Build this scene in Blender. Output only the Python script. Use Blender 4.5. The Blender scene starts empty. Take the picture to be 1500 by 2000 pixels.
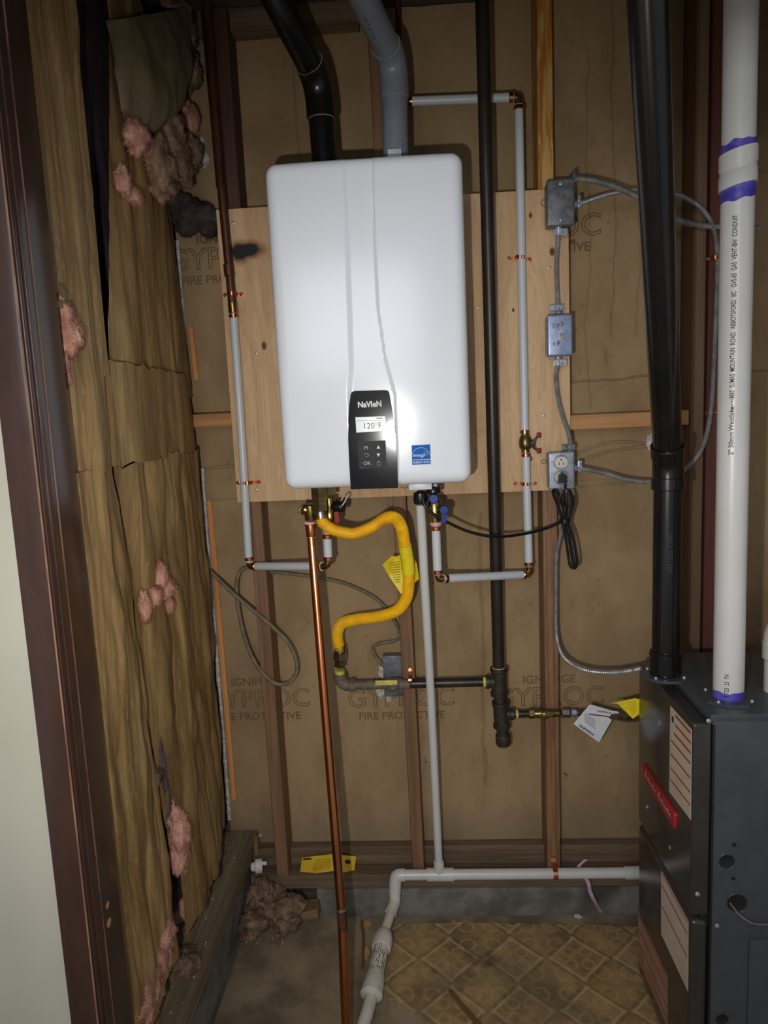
import bpy, bmesh, math, random
from mathutils import Vector, Matrix, noise
random.seed(7)
PI = math.pi
S = bpy.context.scene
COL = S.collection
# ------------------------------------------------------------------ camera
CAM = Vector((0.0, -1.997, 1.53))
F = 1390.0                                   # focal length in pixels of the 1500x2000 frame
RX = Vector((0.99773761, 0.04991304, -0.04503719))
RD = Vector((-0.03774563, -0.13845629, -0.98964899))
RF = Vector((-0.05563207, 0.98910998, -0.13625905))
cam = bpy.data.cameras.new('camera'); camo = bpy.data.objects.new('camera', cam); COL.objects.link(camo)
mw = Matrix.Identity(4)
for i in range(3):
    mw[i][0] = RX[i]; mw[i][1] = -RD[i]; mw[i][2] = -RF[i]; mw[i][3] = CAM[i]
camo.matrix_world = mw
cam.sensor_fit = 'VERTICAL'; cam.sensor_height = 36.0; cam.lens = F / 2000 * 36; cam.clip_start = 0.02
S.camera = camo
# ------------------------------------------------------------------ light
w = bpy.data.worlds.new('world'); S.world = w; w.use_nodes = True
w.node_tree.nodes['Background'].inputs[0].default_value = (0.92, 0.94, 1.0, 1)
w.node_tree.nodes['Background'].inputs[1].default_value = 0.30
def lamp(kind, name, loc, aim, power, col=(1, 1, 1), **kw):
    l = bpy.data.lights.new(name, kind); l.energy = power; l.color = col
    for k, v in kw.items(): setattr(l, k, v)
    o = bpy.data.objects.new(name, l); COL.objects.link(o); o.location = loc
    o.rotation_euler = (Vector(aim) - Vector(loc)).to_track_quat('-Z', 'Y').to_euler()
    return o
# the phone's flash beside the lens, and the lit room / window behind the photographer
lamp('SPOT', 'phone_flash', (-0.105, -1.99, 1.436), (-0.02, 0.0, 1.16), 47, (1.0, 0.96, 0.90), spot_size=math.radians(98), spot_blend=1.0, shadow_soft_size=0.012)
lamp('AREA', 'room_window', (-0.5, -4.2, 2.25), (-0.1, 0, 1.3), 21, (0.9, 0.94, 1.0), shape='RECTANGLE', size=1.5, size_y=.9)
vs = S.view_settings
vs.view_transform = 'Standard'; vs.look = 'None'; vs.gamma = 1; vs.use_curve_mapping = False; vs.exposure = 0.12
# ------------------------------------------------------------------ pixel -> world helpers
def ray(px, py): return RX * ((px - 750) / F) + RD * ((py - 1000) / F) + RF
def at(px, py, y): r = ray(px, py); return CAM + r * ((y - CAM.y) / r.y)
def atx(px, py, x): r = ray(px, py); return CAM + r * ((x - CAM.x) / r.x)
def atz(px, py, z): r = ray(px, py); return CAM + r * ((z - CAM.z) / r.z)
def P3(pts): return [at(*p) for p in pts]
# ------------------------------------------------------------------ materials
def lin(c):
    return tuple((v / 12.92 if v <= 0.04045 else ((v + 0.055) / 1.055) ** 2.4) for v in (c[0] / 255, c[1] / 255, c[2] / 255)) + (1,)
class NT:
    def __init__(s, name):
        s.m = bpy.data.materials.new(name); s.m.use_nodes = True; s.t = s.m.node_tree
        s.b = s.t.nodes['Principled BSDF']; s.tc = s.t.nodes.new('ShaderNodeTexCoord')
    def link(s, a, b): s.t.links.new(a, b)
    def put(s, sock, v):
        if hasattr(v, 'is_linked') or hasattr(v, 'links'): s.link(v, sock)
        else: sock.default_value = v
    def map(s, scale=(1, 1, 1), rot=(0, 0, 0)):
        n = s.t.nodes.new('ShaderNodeMapping'); s.link(s.tc.outputs['Object'], n.inputs[0])
        n.inputs['Scale'].default_value = scale; n.inputs['Rotation'].default_value = rot
        return n.outputs[0]
    def noise(s, vec, scale=5, detail=4, rough=0.6, dist=0.0):
        n = s.t.nodes.new('ShaderNodeTexNoise'); s.link(vec, n.inputs['Vector'])
        n.inputs['Scale'].default_value = scale; n.inputs['Detail'].default_value = detail
        n.inputs['Roughness'].default_value = rough; n.inputs['Distortion'].default_value = dist
        return n.outputs[0]
    def math(s, op, a, b=0.0, clamp=False):
        n = s.t.nodes.new('ShaderNodeMath'); n.operation = op; n.use_clamp = clamp
        s.put(n.inputs[0], a); s.put(n.inputs[1], b); return n.outputs[0]
    def step(s, v, lo, hi):
        n = s.t.nodes.new('ShaderNodeMapRange'); n.interpolation_type = 'SMOOTHSTEP'
        s.put(n.inputs[0], v); n.inputs[1].default_value = lo; n.inputs[2].default_value = hi; return n.outputs[0]
    def mix(s, f, a, b):
        n = s.t.nodes.new('ShaderNodeMix'); n.data_type = 'RGBA'
        s.put(n.inputs[0], f); s.put(n.inputs[6], a); s.put(n.inputs[7], b); return n.outputs[2]
    def xyz(s):
        n = s.t.nodes.new('ShaderNodeSeparateXYZ'); s.link(s.tc.outputs['Object'], n.inputs[0]); return n.outputs
    def bump(s, h, strength=0.3, dist=0.002):
        n = s.t.nodes.new('ShaderNodeBump'); n.inputs['Strength'].default_value = strength; n.inputs['Distance'].default_value = dist
        s.link(h, n.inputs['Height']); s.link(n.outputs[0], s.b.inputs['Normal'])
    def out(s, col, rough=0.5, metal=0.0, spec=None):
        s.put(s.b.inputs['Base Color'], col); s.put(s.b.inputs['Roughness'], rough); s.b.inputs['Metallic'].default_value = metal
        if spec is not None: s.b.inputs['Specular IOR Level'].default_value = spec
        return s.m
def mat(name, c1, c2=None, scale=(8, 8, 8), rough=0.5, metal=0.0, bump=0.0, bdist=0.002, lo=0.35, hi=0.65, detail=4, rvar=0.0, spec=None, c3=None, dist=0.0):
    """a noise-mottled surface in two (or three) colours"""
    n = NT(name); c2 = c2 or tuple(min(255, v * 0.88) for v in c1)
    v = n.map(scale); f = n.noise(v, 1.0, detail, 0.62, dist)
    col = n.mix(n.step(f, lo, hi), lin(c1), lin(c2))
    if c3: col = n.mix(n.step(n.noise(n.map(tuple(s * 0.37 for s in scale)), 1.0, 3), 0.55, 0.72), col, lin(c3))
    if bump: n.bump(f, bump, bdist)
    r = rough
    if rvar: r = n.math('ADD', n.math('MULTIPLY', f, rvar), rough - rvar / 2)
    return n.out(col, r, metal, spec)
def wood(name, c1, c2, axis='Z', fine=90, rough=0.7, bump=0.25):
    n = NT(name); k = {'X': (3, fine, fine), 'Y': (fine, 3, fine), 'Z': (fine, fine, 3)}[axis]
    g = n.noise(n.map(k), 1.0, 5, 0.6, 0.4); b = n.noise(n.map(tuple(x * 0.12 for x in k)), 1.0, 3, 0.5, 1.0)
    col = n.mix(n.step(n.math('ADD', n.math('MULTIPLY', g, 0.5), n.math('MULTIPLY', b, 0.5)), 0.36, 0.64), lin(c1), lin(c2))
    n.bump(g, bump, 0.001); return n.out(col, rough)
def drywall_mat():
    n = NT('gypsum_board_paper'); x, y, z = n.xyz()
    f = n.noise(n.map((7, 7, 4)), 1.0, 6, 0.65); g = n.noise(n.map((60, 60, 40)), 1.0, 3)
    col = n.mix(n.step(f, 0.36, 0.68), lin((164, 139, 104)), lin((144, 120, 88)))
    col = n.mix(n.math('MULTIPLY', n.step(g, 0.62, 0.72), 0.35), col, lin((110, 88, 60)))
    wv = n.math('MULTIPLY', n.math('SUBTRACT', n.noise(n.map((5, 5, 5)), 1.0, 4), 0.5), 0.05)
    xs = n.math('ADD', x, wv)
    for x0, z0, z1, wd in ((0.555, 1.70, 2.7, .003), (0.622, 1.70, 2.7, .002), (-0.31, 1.9, 2.6, .003), (0.485, 1.5, 2.5, .0025), (0.16, 0.35, 1.25, .006), (0.54, 1.62, 1.7, .004), (-0.30, .35, .5, .006)):
        m = n.math('MULTIPLY', n.math('SUBTRACT', 1.0, n.step(n.math('ABSOLUTE', n.math('SUBTRACT', xs, x0)), wd * .4, wd * 1.6)), n.math('MULTIPLY', n.step(z, z0, z0 + .03), n.math('SUBTRACT', 1.0, n.step(z, z1 - .03, z1))))
        col = n.mix(n.math('MULTIPLY', m, 0.28), col, lin((84, 62, 38)))
    zs = n.math('ADD', z, wv)
    m = n.math('MULTIPLY', n.math('SUBTRACT', 1.0, n.step(n.math('ABSOLUTE', n.math('SUBTRACT', zs, 1.60)), .002, .006)), n.step(x, 0.42, 0.45))
    col = n.mix(n.math('MULTIPLY', m, 0.4), col, lin((84, 62, 38)))
    sp = n.step(n.noise(n.map((26, 26, 26)), 1.0, 2), 0.74, 0.78)
    col = n.mix(n.math('MULTIPLY', sp, 0.6), col, lin((62, 44, 28)))
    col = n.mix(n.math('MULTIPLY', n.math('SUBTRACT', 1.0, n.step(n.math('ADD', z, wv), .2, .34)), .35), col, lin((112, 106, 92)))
    n.bump(g, 0.12, 0.001); return n.out(col, 0.85, 0, 0.3)
def vinyl_mat():
    n = NT('patterned_vinyl'); x, y, z = n.xyz(); k = 1 / 0.178
    a = n.math('ABSOLUTE', n.math('SUBTRACT', n.math('FRACT', n.math('ADD', n.math('MULTIPLY', x, k), 40.35)), 0.5))
    b = n.math('ABSOLUTE', n.math('SUBTRACT', n.math('FRACT', n.math('ADD', n.math('MULTIPLY', y, k), 40.75)), 0.5))
    d = n.math('ADD', a, b)
    def band(v, c, wd): return n.math('SUBTRACT', 1.0, n.step(n.math('ABSOLUTE', n.math('SUBTRACT', v, c)), wd * .5, wd))
    def circ(ca, cb):
        return n.math('SQRT', n.math('ADD', n.math('POWER', n.math('SUBTRACT', a, ca), 2.0), n.math('POWER', n.math('SUBTRACT', b, cb), 2.0)))
    line = band(d, 0.42, 0.035)
    for ca, cb in ((0.43, 0), (0, 0.43)):
        line = n.math('MAXIMUM', line, n.math('SUBTRACT', 1.0, n.step(circ(ca, cb), .045, .06)))
    inner = n.math('MAXIMUM', band(circ(.13, .13), .09, .03), n.math('MAXIMUM', band(circ(.3, .3), .12, .03), band(d, 0.14, 0.03)))
    dark = band(d, 0.5, 0.05)
    f = n.noise(n.map((9, 9, 9)), 1.0, 6, 0.7)
    base = n.mix(n.step(f, .35, .7), lin((176, 148, 104)), lin((126, 104, 70)))
    col = n.mix(n.math('MULTIPLY', inner, .45), base, lin((188, 162, 114)))
    col = n.mix(n.math('MULTIPLY', line, .6), col, lin((200, 176, 130)))
    col = n.mix(n.math('MULTIPLY', dark, .3), col, lin((72, 58, 40)))
    bl = n.step(n.noise(n.map((5.5, 5.5, 5.5)), 1.0, 3), .60, .72)
    col = n.mix(n.math('MULTIPLY', bl, .75), col, lin((52, 44, 34)))
    du = n.step(n.noise(n.map((3, 3, 3)), 1.0, 5), .5, .66)
    col = n.mix(n.math('MULTIPLY', du, .55), col, lin((110, 99, 80)))
    n.bump(line, .1, .001); return n.out(col, 0.6, 0, .4)
def kraft_mat():
    n = NT('kraft_paper_facing')
    f = n.noise(n.map((30, 30, 1.6)), 1.0, 6, 0.62, .6); g = n.noise(n.map((5, 5, 1.2)), 1.0, 4, .6, .5); h = n.noise(n.map((140, 140, 40)), 1.0, 2)
    col = n.mix(n.step(f, .36, .66), lin((178, 148, 100)), lin((128, 101, 62)))
    col = n.mix(n.math('MULTIPLY', n.step(g, .44, .68), .7), col, lin((104, 76, 42)))
    col = n.mix(n.math('MULTIPLY', n.step(h, .58, .7), .25), col, lin((210, 182, 130)))
    n.bump(f, .45, .004); return n.out(col, 0.55, 0, .4)
def tape_stud_mat():
    n = NT('resin_stained_stud'); x, y, z = n.xyz()
    f = n.noise(n.map((60, 60, 7)), 1.0, 5, .6, .6); g = n.noise(n.map((90, 90, 4)), 1.0, 4)
    base = n.mix(n.step(g, .4, .62), lin((144, 106, 74)), lin((110, 76, 52)))
    res = n.mix(n.step(f, .42, .58), lin((176, 112, 30)), lin((206, 166, 96)))
    m = n.step(n.math('ADD', z, n.math('MULTIPLY', f, .25)), 2.14, 2.24)
    n.bump(g, .3, .001); return n.out(n.mix(m, base, res), 0.55)
def plywood_mat():
    n = NT('plywood_face'); x, y, z = n.xyz(); x = n.math('ADD', x, -.06); z = n.math('ADD', z, 1.30)
    f = n.noise(n.map((16, 16, 2.2)), 1.0, 5, .55, 1.6); g = n.noise(n.map((110, 110, 6)), 1.0, 4)
    rings = n.math('FRACT', n.math('MULTIPLY', f, 9.0)); lines = n.math('SUBTRACT', 1.0, n.step(n.math('ABSOLUTE', n.math('SUBTRACT', rings, .5)), .0, .22))
    col = n.mix(n.step(f, .35, .66), lin((216, 182, 142)), lin((198, 162, 122)))
    col = n.mix(n.math('MULTIPLY', lines, .28), col, lin((168, 124, 80)))
    col = n.mix(n.math('MULTIPLY', n.step(g, .55, .7), .25), col, lin((170, 128, 86)))
    rs_ = []
    for cx, cz, rx, rz in ((-.452, 1.985, .036, .016), (-.469, 1.980, .022, .021)):   # torch scorch
        dx = n.math('DIVIDE', n.math('SUBTRACT', x, cx), rx); dz = n.math('DIVIDE', n.math('SUBTRACT', z, cz), rz)
        rs_.append(n.math('ADD', n.math('SQRT', n.math('ADD', n.math('MULTIPLY', dx, dx), n.math('MULTIPLY', dz, dz))), n.math('MULTIPLY', n.math('SUBTRACT', n.noise(n.map((40, 40, 40)), 1.0, 3), .5), .7)))
    r = n.math('MINIMUM', rs_[0], rs_[1])
    col = n.mix(n.math('SUBTRACT', 1.0, n.step(r, 1.0, 2.0)), col, lin((140, 98, 64)))
    col = n.mix(n.math('SUBTRACT', 1.0, n.step(r, .8, 1.25)), col, lin((26, 22, 24)))
    for cx, cz, rr in ((.365, 1.935, .006), (.19, 1.60, .004), (-.42, 1.73, .006), (.30, 1.39, .004), (.26, 1.79, .003), (.31, 2.03, .004)):
        dx = n.math('SUBTRACT', x, cx); dz = n.math('MULTIPLY', n.math('SUBTRACT', z, cz), .6)
        r = n.math('SQRT', n.math('ADD', n.math('MULTIPLY', dx, dx), n.math('MULTIPLY', dz, dz)))
        col = n.mix(n.math('SUBTRACT', 1.0, n.step(r, rr * .7, rr * 1.5)), col, lin((92, 60, 36)))
    n.bump(g, .15, .001); return n.out(col, 0.62, 0, .4)
M = {}
M['drywall'] = drywall_mat(); M['vinyl'] = vinyl_mat(); M['kraft'] = kraft_mat(); M['plywood'] = plywood_mat(); M['resin'] = tape_stud_mat()
M['gypsum'] = mat('gypsum_core', (214, 210, 202), (168, 164, 156), (60, 60, 60), .9, bump=.5)
M['drywall_print'] = mat('faded_board_print', (124, 103, 72), rough=.9)
M['stud'] = wood('old_fir_stud', (144, 108, 76), (112, 80, 55))
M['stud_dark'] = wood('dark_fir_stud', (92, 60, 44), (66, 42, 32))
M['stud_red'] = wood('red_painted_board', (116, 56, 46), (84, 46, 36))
M['stud_grey'] = wood('brown_grey_fir_stud', (118, 92, 66), (96, 72, 52))  # duller brown-grey fir for the stud beside the red board
M['block'] = wood('fir_blocking', (190, 142, 92), (158, 108, 64), 'X')
M['plate'] = wood('dusty_bottom_plate', (124, 104, 80), (88, 70, 52), 'X', 60, .9)
M['plank'] = wood('dusty_sill_plank', (146, 130, 104), (104, 90, 70), 'Y', 60, .9)
M['strip'] = wood('orange_wood_strip', (226, 160, 96), (188, 116, 58))
M['concrete'] = mat('dusty_concrete', (156, 140, 114), (112, 98, 76), (6, 6, 6), .92, bump=.4, bdist=.004, c3=(84, 72, 56), detail=8)
M['curb'] = mat('grey_concrete_curb', (128, 126, 120), (92, 88, 80), (9, 9, 9), .9, bump=.4, bdist=.003, c3=(72, 66, 58), detail=8)
M['ceiling'] = wood('dark_ceiling_boards', (92, 80, 68), (64, 54, 46), 'X', 40, .9)
M['cavity'] = mat('dark_building_paper', (98, 88, 90), (64, 56, 58), (10, 10, 3), .9)
M['wall_white'] = mat('offwhite_painted_wall', (190, 187, 170), (184, 181, 164), (3, 3, 3), .6)
M['brown_paint'] = mat('brown_gloss_paint', (70, 49, 41), (62, 43, 36), (30, 30, 8), .22, bump=.15, bdist=.0006)
M['brown_edge'] = mat('worn_edge_highlight', (150, 112, 96), (110, 76, 64), (40, 40, 10), .3)  # pale colour paints in the bright highlight along the worn frame edges
M['raw_wood'] = mat('bare_wood_chip', (204, 158, 106))
M['white_enamel'] = mat('white_gloss_enamel', (233, 237, 245), (231, 235, 243), (2, 2, 2), .17, spec=.5)
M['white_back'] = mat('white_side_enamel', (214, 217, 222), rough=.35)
M['black_gloss'] = mat('black_gloss_panel', (20, 21, 27), (17, 18, 23), (60, 60, 60), .1, spec=.3)
M['black_film'] = mat('panel_film_crinkles', (30, 31, 38), (18, 19, 24), (50, 50, 90), .4, bump=.12, spec=.12)
M['panel_white'] = mat('white_print', (236, 238, 242), rough=.5)
M['panel_grey'] = mat('grey_symbol_print', (184, 186, 192), rough=.5)
n = NT('lcd_screen'); M['lcd'] = n.out(lin((168, 184, 182)), .25); n.b.inputs['Emission Color'].default_value = lin((150, 172, 170)); n.b.inputs['Emission Strength'].default_value = .18
M['lcd_ink'] = mat('lcd_ink', (70, 82, 88), rough=.5)
M['blue_label'] = mat('blue_label', (18, 108, 200), rough=.5, spec=.1)
M['abs'] = mat('black_abs', (26, 25, 25), (20, 19, 19), (20, 20, 6), .24, bump=.06, bdist=.0006)
M['abs_dull'] = mat('black_abs_dusty', (30, 28, 27), (23, 21, 20), (30, 30, 10), .42)
M['abs_text'] = mat('faded_pipe_print', (104, 104, 108))
M['grey_pvc'] = mat('grey_vent_pvc', (132, 138, 150), (122, 128, 140), (6, 6, 3), .36)
M['grey_text'] = mat('dark_pipe_print', (82, 86, 96))
M['glue'] = mat('yellow_glue_bead', (170, 164, 128), rough=.3)
M['white_pvc'] = mat('white_pvc', (208, 208, 205), (198, 198, 193), (7, 7, 3), .32)
M['white_pvc_dirty'] = mat('scuffed_white_pvc', (214, 210, 200), (196, 190, 178), (16, 16, 16), .38)
M['purple'] = mat('purple_primer', (98, 88, 190), (66, 56, 160), (26, 26, 40), .4)
M['ink'] = mat('black_ink', (44, 42, 46))
M['steel_black'] = mat('black_steel_pipe', (58, 52, 46), (44, 39, 35), (30, 30, 6), .38, .3, bump=.1)
M['iron'] = mat('malleable_iron', (72, 62, 52), (52, 45, 38), (60, 60, 60), .5, .3, bump=.35, bdist=.001)
M['iron_dusty'] = mat('dusty_grey_iron', (122, 108, 94), (98, 86, 74), (40, 40, 40), .7, .1, bump=.3)
M['tape_yellow'] = mat('yellow_thread_tape', (214, 208, 108), (188, 178, 80), (80, 80, 80), .5)
M['tape_pink'] = mat('pink_thread_tape', (226, 176, 180), (206, 150, 156), (60, 60, 60), .5)
M['copper'] = mat('bright_copper', (216, 142, 98), (196, 120, 80), (14, 14, 5), .26, 1.0)
M['copper_new'] = mat('new_copper_ring', (226, 150, 112), (206, 126, 88), (30, 30, 30), .24, 1.0)
M['copper_old'] = mat('tarnished_copper', (104, 66, 48), (76, 46, 34), (40, 40, 8), .42, .5)
M['solder'] = mat('solder', (200, 196, 190), rough=.3, metal=.9)
M['brass'] = mat('brass', (176, 152, 92), (150, 126, 70), (40, 40, 40), .26, 1.0)
M['brass_dull'] = mat('dull_brass', (140, 124, 84), (112, 98, 62), (40, 40, 40), .34, .9)
M['nickel'] = mat('nickel_plate', (176, 170, 156), (150, 146, 134), (40, 40, 40), .22, 1.0)
n = NT('translucent_pex'); M['pex'] = n.out(lin((214, 219, 224)), .34); n.b.inputs['Subsurface Weight'].default_value = .25; n.b.inputs['Subsurface Radius'].default_value = (.01, .01, .01)
n.b.inputs['Transmission Weight'].default_value = .12
M['galv'] = mat('galvanised_steel', (168, 174, 184), (136, 142, 152), (36, 36, 36), .4, .45)
M['galv_blue'] = mat('blue_masked_steel', (160, 172, 200), (138, 152, 184), (60, 60, 60), .38, .55)
M['galv_dull'] = mat('dull_galvanised_cover', (128, 132, 136), (98, 102, 106), (44, 44, 44), .4, .4)
M['bx'] = mat('steel_armour', (176, 176, 176), (146, 146, 148), (40, 40, 40), .34, .45)
M['ivory'] = mat('ivory_plastic', (216, 210, 196), rough=.4)
M['slot'] = mat('dark_slot', (26, 25, 26))
M['rubber'] = mat('black_rubber', (22, 22, 23), (18, 18, 19), (40, 40, 40), .3)
M['yellow_hose'] = mat('yellow_coated_hose', (250, 200, 30), (238, 182, 24), (30, 30, 30), .4, c3=(214, 156, 30))
M['yellow_label'] = mat('yellow_label', (240, 220, 40), (228, 204, 34), (30, 30, 30), .45)
M['yellow_card'] = mat('yellow_card', (222, 184, 40), (208, 168, 34), (20, 20, 20), .55)
M['label_ink'] = mat('label_ink', (128, 112, 28))
M['red_plastic'] = mat('red_plastic', (158, 22, 28), rough=.45, spec=.25)
M['blue_plastic'] = mat('blue_plastic', (16, 54, 140), rough=.45, spec=.25)
M['furnace'] = mat('charcoal_powder_coat', (70, 75, 80), (64, 69, 74), (20, 20, 20), .24, bump=.04)
M['furnace_door'] = mat('dark_bronze_door', (58, 56, 53), (52, 50, 48), (20, 20, 20), .2, bump=.03)
M['label_cream'] = mat('cream_paper_label', (214, 200, 184), (204, 188, 170), (20, 20, 20), .5)
M['label_orange'] = mat('orange_label_print', (186, 96, 52))
M['badge_red'] = mat('red_badge', (176, 40, 44), rough=.35)
M['badge_silver'] = mat('silver_badge_lettering', (198, 184, 180), rough=.3, metal=.6)
M['white_tag'] = mat('white_paper_tag', (216, 218, 222), (206, 208, 212), (30, 30, 30), .55)
M['grey_cable'] = mat('dusty_grey_cable', (128, 116, 94), (104, 94, 76), (50, 50, 50), .7)
M['fibre'] = mat('pink_glass_fibre', (208, 160, 140), (172, 120, 102), (26, 26, 26), .95, bump=.35, bdist=.01, c3=(226, 178, 152), detail=8)
M['fibre_dirty'] = mat('dirty_glass_fibre', (158, 130, 106), (100, 78, 62), (22, 22, 22), .95, bump=.35, bdist=.01, c3=(170, 128, 108), detail=8)
M['fibre_grey'] = mat('sooty_glass_fibre', (82, 72, 66), (54, 46, 42), (24, 24, 24), .95, bump=.35, bdist=.01, c3=(104, 86, 76), detail=8)
M['fibre_mauve'] = mat('mauve_glass_fibre', (96, 80, 86), (66, 54, 60), (22, 22, 8), .95, bump=.9, bdist=.01, detail=8)
M['white_bit'] = mat('white_plastic', (226, 224, 218), rough=.6)
M['crumb'] = mat('beige_crumbs', (176, 160, 132), (140, 122, 96), rough=.9)
M['pink_ribbon'] = mat('pink_foam_ribbon', (196, 154, 186), rough=.7)
M['brown_stick'] = wood('brown_splinter', (120, 86, 52), (92, 62, 38), 'Y')
M['offcut'] = wood('wood_offcut', (142, 112, 78), (104, 80, 56), 'X')
# ------------------------------------------------------------------ objects
WLD = {}
def thing(name, label, cat, base=(0, 0, 0), group=None, kind=None):
    o = bpy.data.objects.new(name, None); COL.objects.link(o); o.location = base; o.empty_display_size = .02
    if kind: o['kind'] = kind
    if label: o['label'] = label
    if cat: o['category'] = cat
    if group: o['group'] = group
    WLD[o] = Vector(base); return o
def finish(name, bm, m, smooth=40):
    bmesh.ops.recalc_face_normals(bm, faces=bm.faces[:])
    me = bpy.data.meshes.new(name); bm.to_mesh(me); bm.free(); me.materials.append(M[m] if isinstance(m, str) else m)
    if smooth:
        me.shade_smooth(); me.set_sharp_from_angle(angle=math.radians(smooth))
    return me
def part(name, bm, m, parent, label=None, smooth=40, kind=None):
    off = WLD[parent] if parent else Vector()
    bmesh.ops.translate(bm, verts=bm.verts[:], vec=-off)
    o = bpy.data.objects.new(name, finish(name, bm, m, smooth)); COL.objects.link(o); o.parent = parent; WLD[o] = off
    if label: o['label'] = label
    if kind: o['kind'] = kind
    return o
def struct(name, bm, m, smooth=40): return part(name, bm, m, None, None, smooth, 'structure')
def solo(name, bm, m, label, cat, group=None, smooth=40, kind=None):
    lo = Vector((min(v.co[i] for v in bm.verts) for i in range(3))); hi = Vector((max(v.co[i] for v in bm.verts) for i in range(3)))
    base = Vector(((lo.x + hi.x) / 2, (lo.y + hi.y) / 2, lo.z))
    bmesh.ops.translate(bm, verts=bm.verts[:], vec=-base)
    o = bpy.data.objects.new(name, finish(name, bm, m, smooth)); COL.objects.link(o); o.location = base; WLD[o] = base
    o['label'] = label; o['category'] = cat
    if group: o['group'] = group
    if kind: o['kind'] = kind
    return o
# ------------------------------------------------------------------ shapes
def new(): return bmesh.new()
def box(bm, lo, hi, bev=0.0, seg=2):
    lo = Vector(lo); hi = Vector(hi); b2 = bmesh.new()
    r = bmesh.ops.create_cube(b2, size=1.0)
    for v in b2.verts: v.co = Vector(((lo[i] + hi[i]) / 2 + v.co[i] * (hi[i] - lo[i])) for i in range(3))
    if bev: bmesh.ops.bevel(b2, geom=b2.edges[:], offset=bev, segments=seg, profile=.6, affect='EDGES', clamp_overlap=True)
    join(bm, b2); return bm
def join(bm, b2):
    me = bpy.data.meshes.new('tmp'); b2.to_mesh(me); b2.free(); bm.from_mesh(me); bpy.data.meshes.remove(me)
def B(lo, hi, bev=0.0, seg=2): return box(new(), lo, hi, bev, seg)
def frame(t):
    a = Vector((0, 0, 1)) if abs(t.z) < .9 else Vector((1, 0, 0))
    u = t.cross(a).normalized(); return u, t.cross(u).normalized()
def smooth_path(pts, ds):
    """Catmull-Rom through the points, resampled at about ds"""
    p = [Vector(q) for q in pts]; p = [p[0] * 2 - p[1]] + p + [p[-1] * 2 - p[-2]]; out = []
    for i in range(1, len(p) - 2):
        k = max(2, int((p[i + 1] - p[i]).length / ds))
        for j in range(k):
            t = j / k; a, b, c, d = p[i - 1], p[i], p[i + 1], p[i + 2]
            out.append(.5 * ((2 * b) + (c - a) * t + (2 * a - 5 * b + 4 * c - d) * t * t + (3 * b - a - 3 * c + d) * t ** 3))
    out.append(p[-2]); return out
def tube(bm, pts, r, seg=14, caps=True, closed=False):
    pts = [Vector(p) for p in pts]; n = len(pts); rr = r if isinstance(r, (list, tuple)) else [r] * n
    T = []
    for i in range(n):
        a = pts[max(0, i - 1)]; b = pts[min(n - 1, i + 1)]
        if closed: a = pts[i - 1]; b = pts[(i + 1) % n]
        k = 1
        while (b - a).length < 1e-7 and k < 5:
            a = pts[max(0, i - 1 - k)]; b = pts[min(n - 1, i + 1 + k)]; k += 1
        T.append((b - a).normalized())
    u, v = frame(T[0]); rings = []
    for i in range(n):
        u = (u - T[i] * u.dot(T[i])).normalized(); v = T[i].cross(u)
        rings.append([bm.verts.new(pts[i] + (u * math.cos(2 * PI * k / seg) + v * math.sin(2 * PI * k / seg)) * rr[i]) for k in range(seg)])
    m = n if closed else n - 1
    for i in range(m):
        A = rings[i]; Bq = rings[(i + 1) % n]
        for k in range(seg): bm.faces.new((A[k], A[(k + 1) % seg], Bq[(k + 1) % seg], Bq[k]))
    if caps and not closed:
        bm.faces.new(rings[0]); bm.faces.new(rings[-1])
    return bm
def lathe(bm, p, d, prof, seg=20):
    d = Vector(d).normalized(); u, v = frame(d); p = Vector(p); prev = None
    for t, r in prof:
        ring = [bm.verts.new(p + d * t + (u * math.cos(2 * PI * k / seg) + v * math.sin(2 * PI * k / seg)) * max(r, 1e-5)) for k in range(seg)]
        if prev:
            for k in range(seg): bm.faces.new((prev[k], prev[(k + 1) % seg], ring[(k + 1) % seg], ring[k]))
        else: bm.faces.new(ring)
        prev = ring
    bm.faces.new(prev); return bm
def L(p, d, prof, seg=20): return lathe(new(), p, d, prof, seg)
def cyl(p, q, r, seg=16): return tube(new(), [p, q], r, seg)
def sleeve(p, q, r, e=.0015, seg=20):
    p = Vector(p); q = Vector(q); l = (q - p).length
    return L(p, q - p, [(0, r - e), (e, r), (l - e, r), (l, r - e)], seg)
def prism(bm, outline, o, u, v, d):
    """outline of (a, b) in the plane o + a*u + b*v, pushed along d"""
    o, u, v, d = Vector(o), Vector(u), Vector(v), Vector(d)
    A = [bm.verts.new(o + u * a + v * b) for a, b in outline]; Bq = [bm.verts.new(o + u * a + v * b + d) for a, b in outline]
    k = len(A); bm.faces.new(A); bm.faces.new(Bq[::-1])
    for i in range(k): bm.faces.new((A[i], A[(i + 1) % k], Bq[(i + 1) % k], Bq[i]))
    return bm
def slab(pts, d):
    pts = [Vector(p) for p in pts]; d = Vector(d); bm = new(); A = [bm.verts.new(p) for p in pts]; Bq = [bm.verts.new(p + d) for p in pts]; k = len(A)
    bm.faces.new(A); bm.faces.new(Bq[::-1])
    for i in range(k): bm.faces.new((A[i], A[(i + 1) % k], Bq[(i + 1) % k], Bq[i]))
    return bm
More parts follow.
